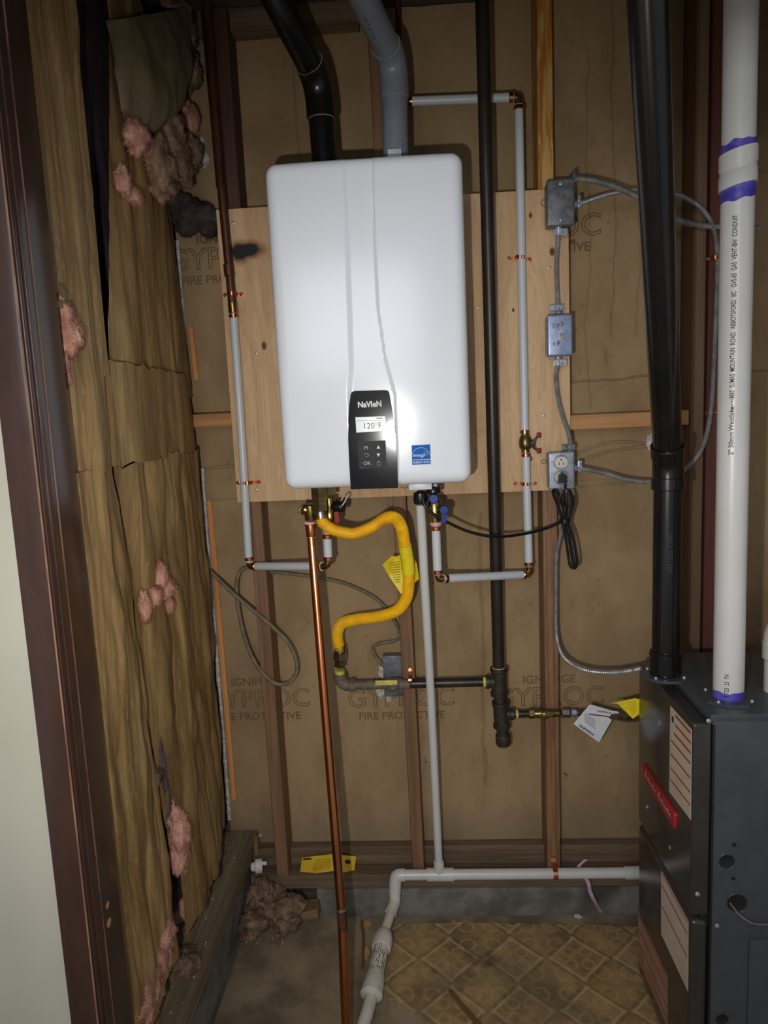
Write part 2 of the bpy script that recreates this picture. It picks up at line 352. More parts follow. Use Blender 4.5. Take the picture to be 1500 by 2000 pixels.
def ribbon(bm, pts, width, th):
    """a flat strip along pts; width is the across vector, th its thickness"""
    pts = [Vector(p) for p in pts]; w2 = Vector(width) / 2; n = len(pts); q = []
    for i in range(n):
        t = (pts[min(n - 1, i + 1)] - pts[max(0, i - 1)]).normalized(); nn = t.cross(Vector(width)).normalized() * th
        q.append([bm.verts.new(pts[i] - w2), bm.verts.new(pts[i] + w2), bm.verts.new(pts[i] + w2 + nn), bm.verts.new(pts[i] - w2 + nn)])
    for i in range(n - 1):
        for k in range(4): bm.faces.new((q[i][k], q[i][(k + 1) % 4], q[i + 1][(k + 1) % 4], q[i + 1][k]))
    bm.faces.new(q[0]); bm.faces.new(q[-1]); return bm
def roundrect(a, b, r, seg=5):
    out = []
    for cx, cy, s in ((a - r, b - r, 0), (-a + r, b - r, 1), (-a + r, -b + r, 2), (a - r, -b + r, 3)):
        for k in range(seg + 1):
            t = (s + k / seg) * PI / 2; out.append((cx + r * math.cos(t), cy + r * math.sin(t)))
    return out
def ringpath(c, d, r, n=24):
    u, v = frame(Vector(d).normalized()); return [Vector(c) + (u * math.cos(2 * PI * k / n) + v * math.sin(2 * PI * k / n)) * r for k in range(n)]
def fluff(bm, c, rad, seed=0, amp=.35, sub=4, freq=2.2, hair=True):
    b2 = bmesh.new(); bmesh.ops.create_icosphere(b2, subdivisions=sub, radius=1.0); s = Vector((seed * 3.1, seed * 1.7, seed * 5.3))
    for v in b2.verts:
        d = v.co.copy(); k = 1 + amp * noise.fractal(d * freq * .8 + s, 1.0, 2.0, 4) + amp * .15 * noise.noise(d * 9 + s)
        v.co = Vector((d[i] * k * rad[i] + c[i]) for i in range(3))
    rs = random.Random(int(seed * 10) + 5); area = rad[1] * rad[2] + rad[0] * rad[1] + rad[0] * rad[2]; b2.verts.ensure_lookup_table(); src = [(q.co.copy(), q.co - Vector(c)) for q in b2.verts]
    for k in range(int(min(2200, 300 + area * 420000)) if hair else 0):      # loose glass strands
        p, d = rs.choice(src); d = d.normalized(); t = Vector((rs.gauss(0, 1), rs.gauss(0, 1), rs.gauss(0, 1))); t = (t - d * t.dot(d)).normalized()
        l = rs.uniform(.005, .018); w_ = d.cross(t) * .00042; a = p - t * l * .5; m_ = p + d * rs.uniform(.001, .004); e_ = p + t * l * .5 + d * rs.uniform(-.001, .006)
        v1, v2, v3, v4, v5 = (b2.verts.new(x) for x in (a - w_, a + w_, m_ + w_, m_ - w_, e_)); b2.faces.new((v1, v2, v3, v4)); b2.faces.new((v4, v3, v5))
    join(bm, b2); return bm
def text(name, body, size, o, u, v, m, parent, align='CENTER', bold=0.0, ext=.0002, outline=0.0, warp=None, sx=1.0, kind=None, shear=0.0, label=None):
    cu = bpy.data.curves.new('txt', 'FONT'); cu.body = body; cu.size = size; cu.align_x = align; cu.align_y = 'CENTER'; cu.offset = bold; cu.shear = shear
    cu.resolution_u = 3
    if outline: cu.fill_mode = 'NONE'; cu.bevel_depth = outline; cu.bevel_resolution = 0
    else: cu.extrude = ext
    ob = bpy.data.objects.new('txt', cu); me = bpy.data.meshes.new_from_object(ob); bpy.data.objects.remove(ob)
    bm = new(); bm.from_mesh(me); bpy.data.meshes.remove(me)
    o = Vector(o); u = Vector(u).normalized(); v = Vector(v).normalized(); w_ = u.cross(v)
    for q in bm.verts:
        a, b, c = q.co; a *= sx
        q.co = warp(a, b, c) if warp else o + u * a + v * b + w_ * c
    return part(name, bm, m, parent, label, 0, kind)
X_, Y_, Z_ = Vector((1, 0, 0)), Vector((0, 1, 0)), Vector((0, 0, 1))
def screwhead(p, d, r=.005, h=.003):
    bm = L(p, d, [(0, r), (h * .5, r), (h, r * .55)], 12); return bm
# ================================================================== SETTING
box_ = B
struct('floor', B((-1.6, -4.5, -.05), (1.6, .2, 0)), 'concrete')
ceiling = struct('ceiling', B((-1.0, -1.1, 2.615), (1.5, .2, 2.66)), 'ceiling')
for i, (y0, y1) in enumerate(((-.466, -.428), (-.87, -.83))):
    part('joist', B((-.78, y0, 2.56), (1.4, y1, 2.615)), 'ceiling', ceiling)
# --- back wall
wb = thing('wall_back', None, None, kind='structure')
def panel(x0, x1, z0, z1, seed, y=.088):
    """a gypsum board with slightly broken edges"""
    bm = new(); nx, nz = 40, 24; front = []
    for j in range(nz + 1):
        row = []
        for i in range(nx + 1):
            x = x0 + (x1 - x0) * i / nx; z = z0 + (z1 - z0) * j / nz
            e = noise.noise(Vector((x * 18, z * 18, seed))) * .006
            if i == 0: x += noise.fractal(Vector((seed, z * 22, 3)), 1, 2, 4) * .010
            if j in (0, nz): z += e
            row.append(bm.verts.new((x, y + noise.noise(Vector((x * 3, z * 3, seed))) * .002, z)))
        front.append(row)
    for j in range(nz):
        for i in range(nx): bm.faces.new((front[j][i], front[j][i + 1], front[j + 1][i + 1], front[j + 1][i]))
    ex = bmesh.ops.extrude_face_region(bm, geom=bm.faces[:])
    bmesh.ops.translate(bm, verts=[v for v in ex['geom'] if isinstance(v, bmesh.types.BMVert)], vec=(0, .0127, 0))
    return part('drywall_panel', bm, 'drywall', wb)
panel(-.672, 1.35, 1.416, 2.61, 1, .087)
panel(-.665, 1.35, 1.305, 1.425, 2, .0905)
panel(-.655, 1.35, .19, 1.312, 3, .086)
part('sheathing', B((-.8, .115, 0), (1.4, .13, 2.62)), 'cavity', wb)
# paper lip along the board joint, right bay and left bay
for pts in (((1118, 908), (1180, 884), (1260, 872), (1345, 868)), ((1120, 888), (1190, 864), (1280, 866)), ((396, 918), (430, 912), (470, 908)), ((398, 977), (430, 975), (470, 974)), ((1120, 952), (1200, 944), (1300, 938))):
    part('joint_tape', tube(new(), smooth_path([at(a, b, .086) for a, b in pts], .01), .004, 8), 'drywall', wb)
# crumbly gypsum edge and orange strip in the corner
edge = [(346, 470), (352, 560), (358, 650), (366, 745), (375, 770)]; edge2 = [(395, 915), (400, 1000), (409, 1100), (415, 1180), (427, 1330), (437, 1450), (448, 1600)]
for e in (edge, edge2):
    p = smooth_path([at(a, b, .078) for a, b in e], .006)
    r = [.0055 + .006 * abs(noise.noise(Vector((q.z * 60, 1, 2)))) for q in p]
    part('broken_gypsum_edge', tube(new(), p, r, 7), 'gypsum', wb)
part('broken_gypsum_edge', tube(new(), smooth_path([at(a, b, .08) for a, b in ((462, 1630), (480, 1628), (498, 1633), (512, 1631))], .006), .0045, 7), 'gypsum', wb)
def lath(p0, p1, wd):
    a, b = at(*p0), at(*p1); bm = new()
    prism(bm, [(0, 0), (wd, 0), (wd, 1), (0, 1)], a, X_, b - a, Y_ * -.006); return bm
part('corner_lath', lath((369, 640, .084), (381, 742, .084), .012), 'strip', wb)
part('corner_lath', lath((405, 978, .084), (453, 1560, .084), .015), 'strip', wb)
part('top_plate', B((at(385, 30, .04).x, .03, 2.555), (at(700, 30, .04).x, .086, 2.613), .003, 1), 'plate', wb)
for c, r in (((390, 283), .016), ((396, 312), .016), ((384, 300), .01)): part('torn_gypsum_edge', fluff(new(), at(c[0], c[1], .08), (r, .004, r * 1.2), c[1], .6, 3, 2.2, False), 'gypsum', wb)
# studs
def stud(px, py, wd, m, z0=.135, z1=2.60, name='stud', lean=0.0):
    x0 = at(px, py, 0).x; bm = B((x0, 0, z0), (x0 + wd, .086, z1), .002, 1)
    for v in bm.verts: v.co.x += lean * (v.co.z - .5)
    return part(name, bm, m, wb)
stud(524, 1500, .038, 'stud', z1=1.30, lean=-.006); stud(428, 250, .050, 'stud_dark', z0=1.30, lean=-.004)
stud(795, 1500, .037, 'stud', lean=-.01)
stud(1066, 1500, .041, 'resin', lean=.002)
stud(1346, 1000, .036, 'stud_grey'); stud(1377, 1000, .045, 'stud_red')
part('blocking', B((at(352, 820, 0).x, .0, at(400, 835, 0).z), (at(526, 820, 0).x, .086, at(400, 808, 0).z), .002, 1), 'block', wb)
zb0, zb1 = at(1200, 836, 0).z, at(1200, 807, 0).z
part('blocking', B((at(1098, 820, 0).x, .0, zb0), (at(1346, 820, 0).x, .086, zb1), .002, 1), 'block', wb)
part('bottom_plate', B((at(490, 1720, 0).x, -.002, .094), (1.3, .086, .136), .002, 1), 'plate', wb)
part('sill_board', B((-.655, .05, .136), (1.3, .0855, .196), .003, 1), 'plate', wb)
part('foundation_curb', B((at(620, 1760, 0).x, -.006, 0), (1.3, .11, .094), .006, 2), 'curb', wb)
# nailed gypsum print
def gyproc(px, py):
    o = at(px, py, .0845)
    def t(body, size, dz, bold, out, dx=0.0, sx=1.0):
        text('board_print', body, size, o + Z_ * dz + X_ * dx, X_, Z_, 'drywall_print', wb, 'CENTER', bold, .0001, out, None, sx)
    t('GYPROC', .083, 0, 0, .0011); t('IGNIFUGE', .036, .056, .0006, 0, -.0, 1.0); t('FIRE PROTECTIVE', .034, -.056, .0006, 0)
for px, py in ((503, 1366), (783, 1364), (1073, 1362), (1057, 446), (440, 505)): gyproc(px, py)
# --- left wall: cavity boards behind the batts, sill and curb
wl = thing('wall_left', None, None, kind='structure')
part('sheathing', B((-.80, -.895, .25), (-.74, .12, 2.61)), 'cavity', wl)
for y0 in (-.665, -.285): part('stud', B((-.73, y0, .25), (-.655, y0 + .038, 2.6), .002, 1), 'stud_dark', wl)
tl_ = thing('trim_2', None, None, kind='structure')
bm = B((-.735, -.893, .205), (-.562, .06, .25), .004, 2)
for v in bm.verts: v.co.x += .006 * noise.noise(v.co * 7); v.co.z += .004 * noise.noise(v.co * 5)
part('sill_plank', bm, 'plank', tl_)
bm = new(); prism(bm, [(-.735, 0), (-.588, 0), (-.575, .205), (-.735, .205)], (0, -.893, 0), X_, Z_, Y_ * .943)
part('foundation_curb', bm, 'curb', tl_)
# --- right wall and the board on it
wr = thing('wall_right', None, None, kind='structure')
part('drywall_panel', B((1.32, -1.0, 0), (1.345, .2, 2.61)), 'drywall', wr)
tr_ = thing('trim_3', None, None, kind='structure')
part('ledger_board', B((.885, -.235, .80), (1.30, -.01, .84), .003, 1), 'plank', tr_)
# --- front wall with the doorway
struct('wall_front', B((-1.6, -.985, 0), (-.575, -.90, 2.61)), 'wall_white')
wh = struct('trim_1', B((-.575, -.985, 2.19), (1.5, -.90, 2.61)), 'wall_white')  # header out of view, set low to keep room light off the upper wall
d1 = thing('door_1', None, None, kind='structure')
part('casing', B((-.600, -1.0, 0), (-.555, -.90, 2.5), .003, 2), 'brown_paint', d1)
part('jamb', B((-.5552, -.996, 0), (-.5505, -.893, 2.4), .002, 2), 'brown_paint', d1)
part('worn_highlight_strip', B((-.5555, -1.0012, 0), (-.5530, -.9995, 2.4)), 'brown_edge', d1, 'worn edge with its bright highlight painted pale', smooth=0)
part('worn_highlight_strip', B((-.5482, -.9640, 0), (-.5470, -.9612, 2.4)), 'brown_edge', d1, 'worn edge with its bright highlight painted pale', smooth=0)
part('stop', B((-.5506, -.985, 0), (-.5475, -.962, 2.4), .001, 2), 'brown_paint', d1)
for a, b, s in ((210, 1768, 1), (213, 1802, 1.3)):
    p = atx(a, b, -.5504); part('bare_patch', L(p, X_, [(0, .006 * s), (.0003, .006 * s), (.0006, .004 * s)], 9), 'raw_wood', d1)
# vinyl remnant, ragged outline lying on the concrete
vp = [(1240, 1812), (1130, 1806), (1000, 1806), (900, 1802), (800, 1806), (748, 1812), (752, 1850), (742, 1880), (735, 1925), (760, 1958), (800, 1975), (850, 2015)]
vl = [atz(a, b, .0005) for a, b in vp] + [Vector((-.10, -.95, .0005)), Vector((1.25, -.95, .0005)), Vector((1.25, -.03, .0005))]
rag = []
for i, p in enumerate(vl):
    q = vl[(i + 1) % len(vl)]; k = 8 if i < len(vp) - 1 else 1
    for j in range(k):
        s = p.lerp(q, j / k); s += Vector((noise.noise(s * 40), noise.noise(s * 40 + Vector((9, 9, 9))), 0)) * (.012 if k > 1 else 0); rag.append(s)
solo('vinyl_flooring', slab(rag, (0, 0, .0025)), 'vinyl', 'worn patterned vinyl remnant with ornate diamonds glued on the concrete floor', 'flooring', smooth=0)
# ================================================================== INSULATION
def interp(tab, z):
    if z >= tab[0][0]: return tab[0][1]
    for (za, ya), (zb, yb) in zip(tab, tab[1:]):
        if za >= z >= zb: return ya + (yb - ya) * (za - z) / max(1e-6, za - zb)
    return tab[-1][1]
def batt(label, left, right, z0, z1, xl, xr, bulge, seed, fold=.010, ragged=.0):
    """kraft faced batt: left / right are a y value or a pixel polyline; x runs xl -> xr"""
    lt = [(9, left)] if not isinstance(left, list) else sorted(((q.z, q.y) for q in (atx(a, b, xl) for a, b in left)), reverse=True)
    rt = [(9, right)] if not isinstance(right, list) else sorted(((q.z, q.y) for q in (atx(a, b, xr) for a, b in right)), reverse=True)
    nu, nz = 46, max(20, int((z1 - z0) * 70)); g = []
    for j in range(nz + 1):
        z = z0 + (z1 - z0) * j / nz; yl, yr = interp(lt, z), interp(rt, z); row = []
        for i in range(nu + 1):
            u = i / nu; y = yl + (yr - yl) * u; s = Vector((y * 14, z * 1.6, seed)); zz = z
            if j in (0, 1) or j in (nz - 1, nz): zz += ragged * noise.fractal(Vector((y * 22, seed, j * .2)), 1, 2, 4)
            if i == 0 or i == nu: y += noise.fractal(Vector((z * 16, seed, i)), 1, 2, 4) * .006
            d = bulge * math.sin(PI * u) ** .6 + fold * noise.fractal(s, 1, 2.1, 4) + fold * 1.1 * noise.ridged_multi_fractal(Vector((y * 9 + z * 4, z * 3 - y * 2, seed + 4)), 1, 2, 3, 1, 2) * .4
            edge_in = min(u, 1 - u); d *= min(1, .25 + edge_in * 7)
            row.append((xl + (xr - xl) * u + d, y, zz))
        g.append(row)
    base = Vector((xl, (g[0][0][1] + g[0][nu][1]) / 2, z0))
    t = thing('insulation_batt', label, 'insulation', base)
    bm = new(); vv = [[bm.verts.new(c) for c in r] for r in g]
    for j in range(nz):
        for i in range(nu): bm.faces.new((vv[j][i], vv[j][i + 1], vv[j + 1][i + 1], vv[j + 1][i]))
    ex = bmesh.ops.extrude_face_region(bm, geom=bm.faces[:])
    bmesh.ops.translate(bm, verts=[v for v in ex['geom'] if isinstance(v, bmesh.types.BMVert)], vec=(-.0015, 0, 0))
    part('paper_facing', bm, 'kraft', t, smooth=60)
    bm = new(); k = 3; fr = []; bk = []
    for j in range(0, nz + 1, k):
        z = z0 + (z1 - z0) * j / nz; yl, yr = interp(lt, z) + .012, interp(rt, z) - .012
        fr.append([bm.verts.new((min(xl, xr) - .006 + .004 * noise.noise(Vector((i, j, seed))), yl + (yr - yl) * i / 10, z)) for i in range(11)])
        bk.append([bm.verts.new((-.738, yl + (yr - yl) * i / 10, z)) for i in range(11)])
    for G in (fr, bk):
        for a, b in zip(G, G[1:]):
            for i in range(10): bm.faces.new((a[i], a[i + 1], b[i + 1], b[i]))
    for a, b, c, d in zip(fr, fr[1:], bk, bk[1:]):
        for i in (0, 10): bm.faces.new((a[i], b[i], d[i], c[i]))
    for a, c in ((fr[0], bk[0]), (fr[-1], bk[-1])):
        for i in range(10): bm.faces.new((a[i], a[i + 1], c[i + 1], c[i]))
    part('fibre_core', bm, 'fibre_mauve', t)
    return t
bA1 = batt('brown kraft faced insulation batt beside the door frame, upper one', -.895, [(143, 10), (178, 400), (213, 905)], 1.450, 2.55, -.600, -.600, .022, 1)
bA2 = batt('brown kraft faced insulation batt beside the door frame, lower one', -.895, [(213, 900), (238, 1050), (262, 1250), (288, 1440), (325, 1700), (334, 1850)], .375, 1.456, -.598, -.600, .026, 2, .013, .012)
def flange_strip(parent, pts, wd, x):
    p = smooth_path([atx(a, b, x) for a, b in pts], .02)
    part('stapling_flange', ribbon(new(), p, (0, wd, 0), .0015), 'kraft_pale', parent, 'pale stapling flange', smooth=0)
M['kraft_pale'] = mat('pale_kraft_flange', (164, 138, 96), (138, 112, 72), (30, 30, 4), .6)
flange_strip(bA1, [(136, 12), (157, 200), (178, 420), (196, 620), (208, 735)], .022, -.585)
flange_strip(bA2, [(258, 1240), (276, 1370), (300, 1530), (322, 1680), (333, 1830)], .014, -.575)
bB1 = batt('narrow torn kraft faced batt near the corner, above the ragged horizontal tear', [(214, 40), (214, 380), (212, 732)], [(322, 250), (338, 460), (352, 600), (372, 745)], 1.60, 2.50, -.606, -.650, .012, 3, .010, .01)
bB2 = batt('short kraft faced batt near the corner, between the ragged tear and the straight seam', [(203, 725), (217, 910)], [(366, 735), (386, 905)], 1.452, 1.655, -.594, -.648, .022, 4, .009, .012)
bB3 = batt('tall wrinkled kraft faced batt by the corner, below the straight seam', [(217, 905), (243, 1050), (267, 1250), (292, 1440), (318, 1600), (350, 1680)], [(384, 900), (398, 1100), (418, 1350), (433, 1600)], .335, 1.458, -.600, -.648, .024, 5, .016, .012)
# dirty bulging batt torn off at the top of the corner
bt = thing('insulation_batt', 'sagging grey green batt torn open at the top of the corner', 'insulation', (-.64, -.2, 2.0))
bm = new(); nu, nz = 30, 40; g = []
L0 = [(214, 40), (222, 140), (236, 215), (262, 262)]; R0 = [(372, 10), (374, 120), (352, 200), (318, 262)]
for j in range(nz + 1):
    s = j / nz
    def ev(T):
        k = min(len(T) - 2, int(s * (len(T) - 1))); f = s * (len(T) - 1) - k; return (T[k][0] * (1 - f) + T[k + 1][0] * f, T[k][1] * (1 - f) + T[k + 1][1] * f)
    a, b = ev(L0), ev(R0); a = atx(a[0], a[1], -.59); b = atx(b[0], b[1], -.57); row = []
    for i in range(nu + 1):
        u = i / nu; p = a.lerp(b, u); q = math.sin(PI * u) ** .7 * math.sin(PI * min(1, s * .85 + .15)) ** .5
        p.x += .05 * q + .010 * noise.fractal(Vector((p.y * 16, p.z * 9, 3)), 1, 2, 4); row.append(bm.verts.new(p))
    g.append(row)
for j in range(nz):
    for i in range(nu): bm.faces.new((g[j][i], g[j][i + 1], g[j + 1][i + 1], g[j + 1][i]))
ex = bmesh.ops.extrude_face_region(bm, geom=bm.faces[:])
bmesh.ops.translate(bm, verts=[v for v in ex['geom'] if isinstance(v, bmesh.types.BMVert)], vec=(-.002, 0, 0))
M['kraft_dirty'] = mat('sooty_kraft_paper', (124, 112, 80), (92, 82, 58), (14, 14, 6), .7, bump=.3, c3=(128, 112, 84))
part('paper_facing', bm, 'kraft_dirty', bt, smooth=60)
def tuft(parent, spots, m, seed, name='fibre_tuft', amp=.4):
    for i, (a, b, x, ry, rz, rx) in enumerate(spots): part(name, fluff(new(), atx(a, b, x), (rx, ry, rz), seed + i * 1.7, amp), m, parent, smooth=80)
tuft(bt, [(352, 60, -.58, .06, .06, .035), (366, 130, -.575, .045, .06, .03), (345, 30, -.585, .05, .04, .03)], 'fibre_dirty', 11)
tuft(bt, [(330, 265, -.575, .075, .055, .035), (345, 320, -.58, .07, .05, .03), (310, 320, -.578, .05, .06, .03), (372, 300, -.585, .05, .045, .03), (318, 365, -.58, .05, .03, .025)], 'fibre_dirty', 13)
tuft(bt, [(266, 268, -.572, .035, .032, .02), (372, 232, -.578, .03, .035, .02)], 'fibre', 17)
tuft(bB1, [(240, 352, -.588, .014, .030, .014), (262, 385, -.585, .028, .016, .014)], 'fibre', 19)
bm = new()
for i, (a, b, ry, rz) in enumerate(((372, 420, .05, .035), (395, 425, .045, .035), (408, 445, .025, .025), (352, 400, .04, .03), (365, 445, .03, .02))): fluff(bm, at(a, b, .03), (ry, .03, rz), 23 + i, .35)
solo('insulation_clump', bm, 'fibre_grey', 'sooty grey insulation clump hanging at the corner left of the plywood', 'insulation', smooth=80)
tuft(bA1, [(120, 620, -.575, .022, .030, .018), (133, 652, -.57, .026, .036, .02), (112, 600, -.585, .012, .016, .012)], 'fibre', 29)
tuft(bA1, [(118, 705, -.582, .012, .03, .012), (124, 730, -.582, .008, .022, .01)], 'fibre', 31)
for pts in (((112, 560), (122, 568), (127, 578)), ((98, 598), (112, 594), (138, 597))):
    part('torn_flap', ribbon(new(), [atx(a, b, -.562) for a, b in pts], (0, .004, .012), .001), 'kraft_dirty', bA1)
tuft(bB3, [(315, 1128, -.578, .020, .034, .012), (325, 1150, -.576, .026, .020, .014), (303, 1165, -.578, .026, .020, .012), (284, 1185, -.582, .018, .036, .01), (331, 1180, -.58, .012, .018, .008)], 'fibre', 37)
tuft(bA2, [(298, 1520, -.585, .020, .018, .016), (292, 1545, -.588, .010, .018, .010)], 'fibre_dirty', 41)
tuft(bB3, [(350, 1630, -.582, .032, .055, .022), (340, 1600, -.59, .022, .035, .016), (350, 1670, -.585, .03, .04, .02)], 'fibre', 43)
tuft(bB3, [(312, 1500, -.60, .010, .08, .012), (326, 1580, -.60, .012, .06, .012), (335, 1650, -.60, .012, .06, .014)], 'fibre_mauve', 47)
bm = new()
for i, (a, b, x, r) in enumerate(((350, 1735, -.60, .045), (362, 1755, -.60, .045), (350, 1775, -.61, .04), (342, 1745, -.615, .04))): fluff(bm, atz(a, b, .27), (.03, r, .03), 51 + i, .4)
solo('insulation_clump', bm, 'fibre', 'pink insulation clump spilling onto the sill plank below the batts', 'insulation', smooth=80)
bm = new()
for i, (a, b, z, ry, rz) in enumerate(((312, 1845, .36, .03, .045), (298, 1880, .34, .034, .04), (284, 1920, .32, .04, .05), (268, 1965, .31, .05, .05), (318, 1820, .38, .014, .03))): fluff(bm, atx(a, b, -.588), (.026, ry * 1.1, rz * 1.1), 57 + i, .35)
solo('insulation_clump', bm, 'fibre', 'long pink insulation strip drooping under the batt next to the door frame', 'insulation', smooth=80)
bm = new()
for i, (a, b) in enumerate(((352, 1870), (338, 1890), (362, 1885))): fluff(bm, atz(a, b, .262), (.03, .03, .016), 63 + i, .5)
solo('insulation_clump', bm, 'fibre_dirty', 'small dirty fibre clump lying on the sill plank nearest the viewer', 'insulation', smooth=80)
bm = new()
for i, (a, b, z, r) in enumerate(((495, 1760, .05, .05), (520, 1775, .05, .055), (500, 1800, .02, .04), (545, 1790, .03, .05), (565, 1770, .04, .045), (485, 1815, .015, .035), (530, 1745, .08, .04), (560, 1800, .015, .04), (510, 1735, .09, .03))): fluff(bm, at(a, b, -.02 - .05 * (i % 3)), (r, .035, r * .62), 70 + i, .5)
for v in bm.verts: v.co.z = max(v.co.z, .001)
solo('insulation_clump', bm, 'fibre_dirty', 'dirty pinkish fibre heap on the floor in the corner under the bottom plate', 'insulation', smooth=80)
o1 = at(578, 1760, -.02); bm = B((-.045, -.03, 0), (.045, .03, .028), .003, 1)
for v in bm.verts: v.co = Matrix.Rotation(math.radians(-8), 3, 'Y') @ v.co + Vector((o1.x + .03, -.03, .03))
solo('wood_offcut', bm, 'offcut', 'short wood offcut lying beside the fibre heap under the bottom plate', 'wood scrap')
p0, p1 = atz(345, 1698, .285), atz(402, 1720, .262); dd = (p1 - p0)
bm = new(); prism(bm, roundrect(.013, .008, .002, 2), p0, dd.cross(Z_).normalized(), Z_, dd)
solo('wood_offcut', bm, 'offcut', 'small square wood stick lying on the left sill plank', 'wood scrap')
solo('rubble_lump', fluff(new(), atz(413, 1698, .275), (.03, .035, .035), 5, .25, 3, 2.2, False), 'fibre_grey', 'dark grey lump on the sill plank at the foot of the left wall', 'debris', smooth=60)
# ================================================================== WATER HEATER
hb = thing('water_heater', 'white tankless wall hung water heater with black display panel', 'water heater', (-.1055, -.19, 1.364))
HX, HZ, HW, HH, HF = -.1055, 1.7275, .2195, .3640, -.362
part('casing', B((HX - HW + .006, -.225, HZ - HH + .008), (HX + HW - .006, -.019, HZ + HH - .006), .008, 2), 'white_back', hb)
def interp1(T, z):
    for (a, x), (b, y) in zip(T, T[1:]):
        if a >= z >= b: return x + (y - x) * (a - z) / (a - b)
    return T[0][1] if z > T[0][0] else T[-1][1]
cl = [(q.z, q.x) for q in (at(a, b, HF) for a, b in ((670, 305), (676, 420), (683, 620), (686, 720), (682, 765)))]
cr = [(q.z, q.x) for q in (at(a, b, HF) for a, b in ((728, 300), (732, 480), (738, 600), (752, 700), (770, 765)))]
bm = new(); R = .026; CR = .026; g = []
def samples(h, n):
    e = [h * 2 * k / n - h for k in range(n + 1)]; d = [R * .04, R * .12, R * .25, R * .4, R * .6, R * .8, R]
    e = [v for v in e if abs(v) < h - R * 1.1]; return sorted(set([-h + q for q in d] + [-h] + e + [h - q for q in d] + [h]))
for z in samples(HH, 110):
    row = []
    for x in samples(HW, 150):
        m = min(HW - abs(x), HH - abs(z)); r = max(CR - m, 0.0); ax, az = abs(x), abs(z); cx, cz = HW - m - r, HH - m - r
        if r > 0 and ax > cx and az > cz:
            t = math.atan2(az - cz, ax - cx); ax, az = cx + r * math.cos(t), cz + r * math.sin(t)
        px_, pz_ = math.copysign(ax, x), math.copysign(az, z)
        d = R - math.sqrt(max(0, R * R - max(0, R - m) ** 2))
        Zw = HZ + pz_; Xw = HX + px_
        a = interp1(cl, Zw); b = interp1(cr, Zw)
        s1 = max(0, min(1, (Xw - a + .006) / .012)); s2 = max(0, min(1, (b - Xw + .0015) / .003)); s1 = s1 * s1 * (3 - 2 * s1); s2 = s2 * s2 * (3 - 2 * s2)
        fade = max(0, min(1, (HH - abs(pz_)) / .02)) if pz_ > 0 else 1
        ch = .0045 * s1 * s2 * (.45 + .55 * fade)
        crown = .006 * (px_ / HW) ** 2 + .004 * (pz_ / HH) ** 2
        row.append(bm.verts.new((Xw, HF + d + ch + crown, Zw)))
    g.append(row)
for a, b in zip(g, g[1:]):
    for i in range(len(a) - 1): bm.faces.new((a[i], a[i + 1], b[i + 1], b[i]))
rim = [g[0][i] for i in range(len(g[0]))] + [r[-1] for r in g[1:]] + [g[-1][i] for i in range(len(g[0]) - 2, -1, -1)] + [r[0] for r in g[-2:0:-1]]
bk = [bm.verts.new((v.co.x, -.22, v.co.z)) for v in rim]
for i in range(len(rim)): bm.faces.new((rim[i], rim[(i + 1) % len(rim)], bk[(i + 1) % len(rim)], bk[i]))
bmesh.ops.remove_doubles(bm, verts=bm.verts[:], dist=1e-6)
cover = part('front_cover', bm, 'white_enamel', hb, smooth=50)
po = [(685, 770), (687, 766), (692, 764), (750, 762), (757, 763), (760, 768), (764, 790), (769, 820), (773, 860), (776, 905), (777, 953), (685, 956), (682, 905), (680, 860), (680, 820), (682, 790)]
pn = part('control_panel', slab([at(a, b, HF - .0045) for a, b in po], (0, .055, 0)), 'black_gloss', hb, smooth=30)
for v in pn.data.vertices: pass
fp = HF - .0048
part('button_film', slab([at(a, b, fp) for a, b in ((698, 862), (753, 860), (755, 912), (702, 917))], (0, .0008, 0)), 'black_film', pn)
dp = part('display', slab([at(a, b, fp - .0004) for a, b in ((694, 815), (752, 813), (754, 841), (696, 845))], (0, .0012, 0)), 'lcd', hb)
UX = (at(754, 841, fp) - at(696, 845, fp)).normalized()
text('display_reading', '120°F', .0185, at(727, 832, fp - .0009), X_, Z_, 'lcd_ink', dp)
part('display_line', ribbon(new(), [at(697, 822, fp - .0008), at(751, 820, fp - .0008)], (0, 0, .0008), .0002), 'lcd_ink', dp, smooth=0)
part('display_line', ribbon(new(), [at(735, 817, fp - .0008), at(747, 816.5, fp - .0008)], (0, 0, .002), .0002), 'lcd_ink', dp, smooth=0)
text('brand_lettering', 'NaVIeN', .0178, at(722, 790, fp - .0004), X_, Z_, 'panel_white', pn, bold=.0007, sx=.93)
for a, b, s in ((715, 875, 'M'), (717, 905, 'OK')): text('button_symbol', s, .0115, at(a, b, fp - .001), X_, Z_, 'panel_grey', pn)
def tri(a, b, s): return slab([at(a, b, fp - .0008) + X_ * (-.0042) + Z_ * (-.0025 * s), at(a, b, fp - .0008) + X_ * .0042 + Z_ * (-.0025 * s), at(a, b, fp - .0008) + Z_ * (.0048 * s)], (0, .0006, 0))
part('button_symbol', tri(739, 874, 1), 'panel_white', pn, smooth=0); part('button_symbol', tri(739, 888, -1), 'panel_white', pn, smooth=0)
c = at(716, 889, fp - .0006); part('button_symbol', tube(new(), smooth_path([c + Vector((-.005, 0, .003)), c + Vector((.003, 0, .003)), c + Vector((.005, 0, 0)), c + Vector((.002, 0, -.003)), c + Vector((-.002, 0, -.003))], .001), .0005, 5), 'panel_grey', pn)
c = at(740, 905, fp - .0006); q = ringpath(c, Y_, .0045, 16); part('button_symbol', tube(tube(new(), [p for p in q if abs((p - c).x) > .0015 or (p - c).z < 0], .0005, 5), [c + Z_ * .001, c + Z_ * .0055], .0005, 5), 'panel_grey', pn)
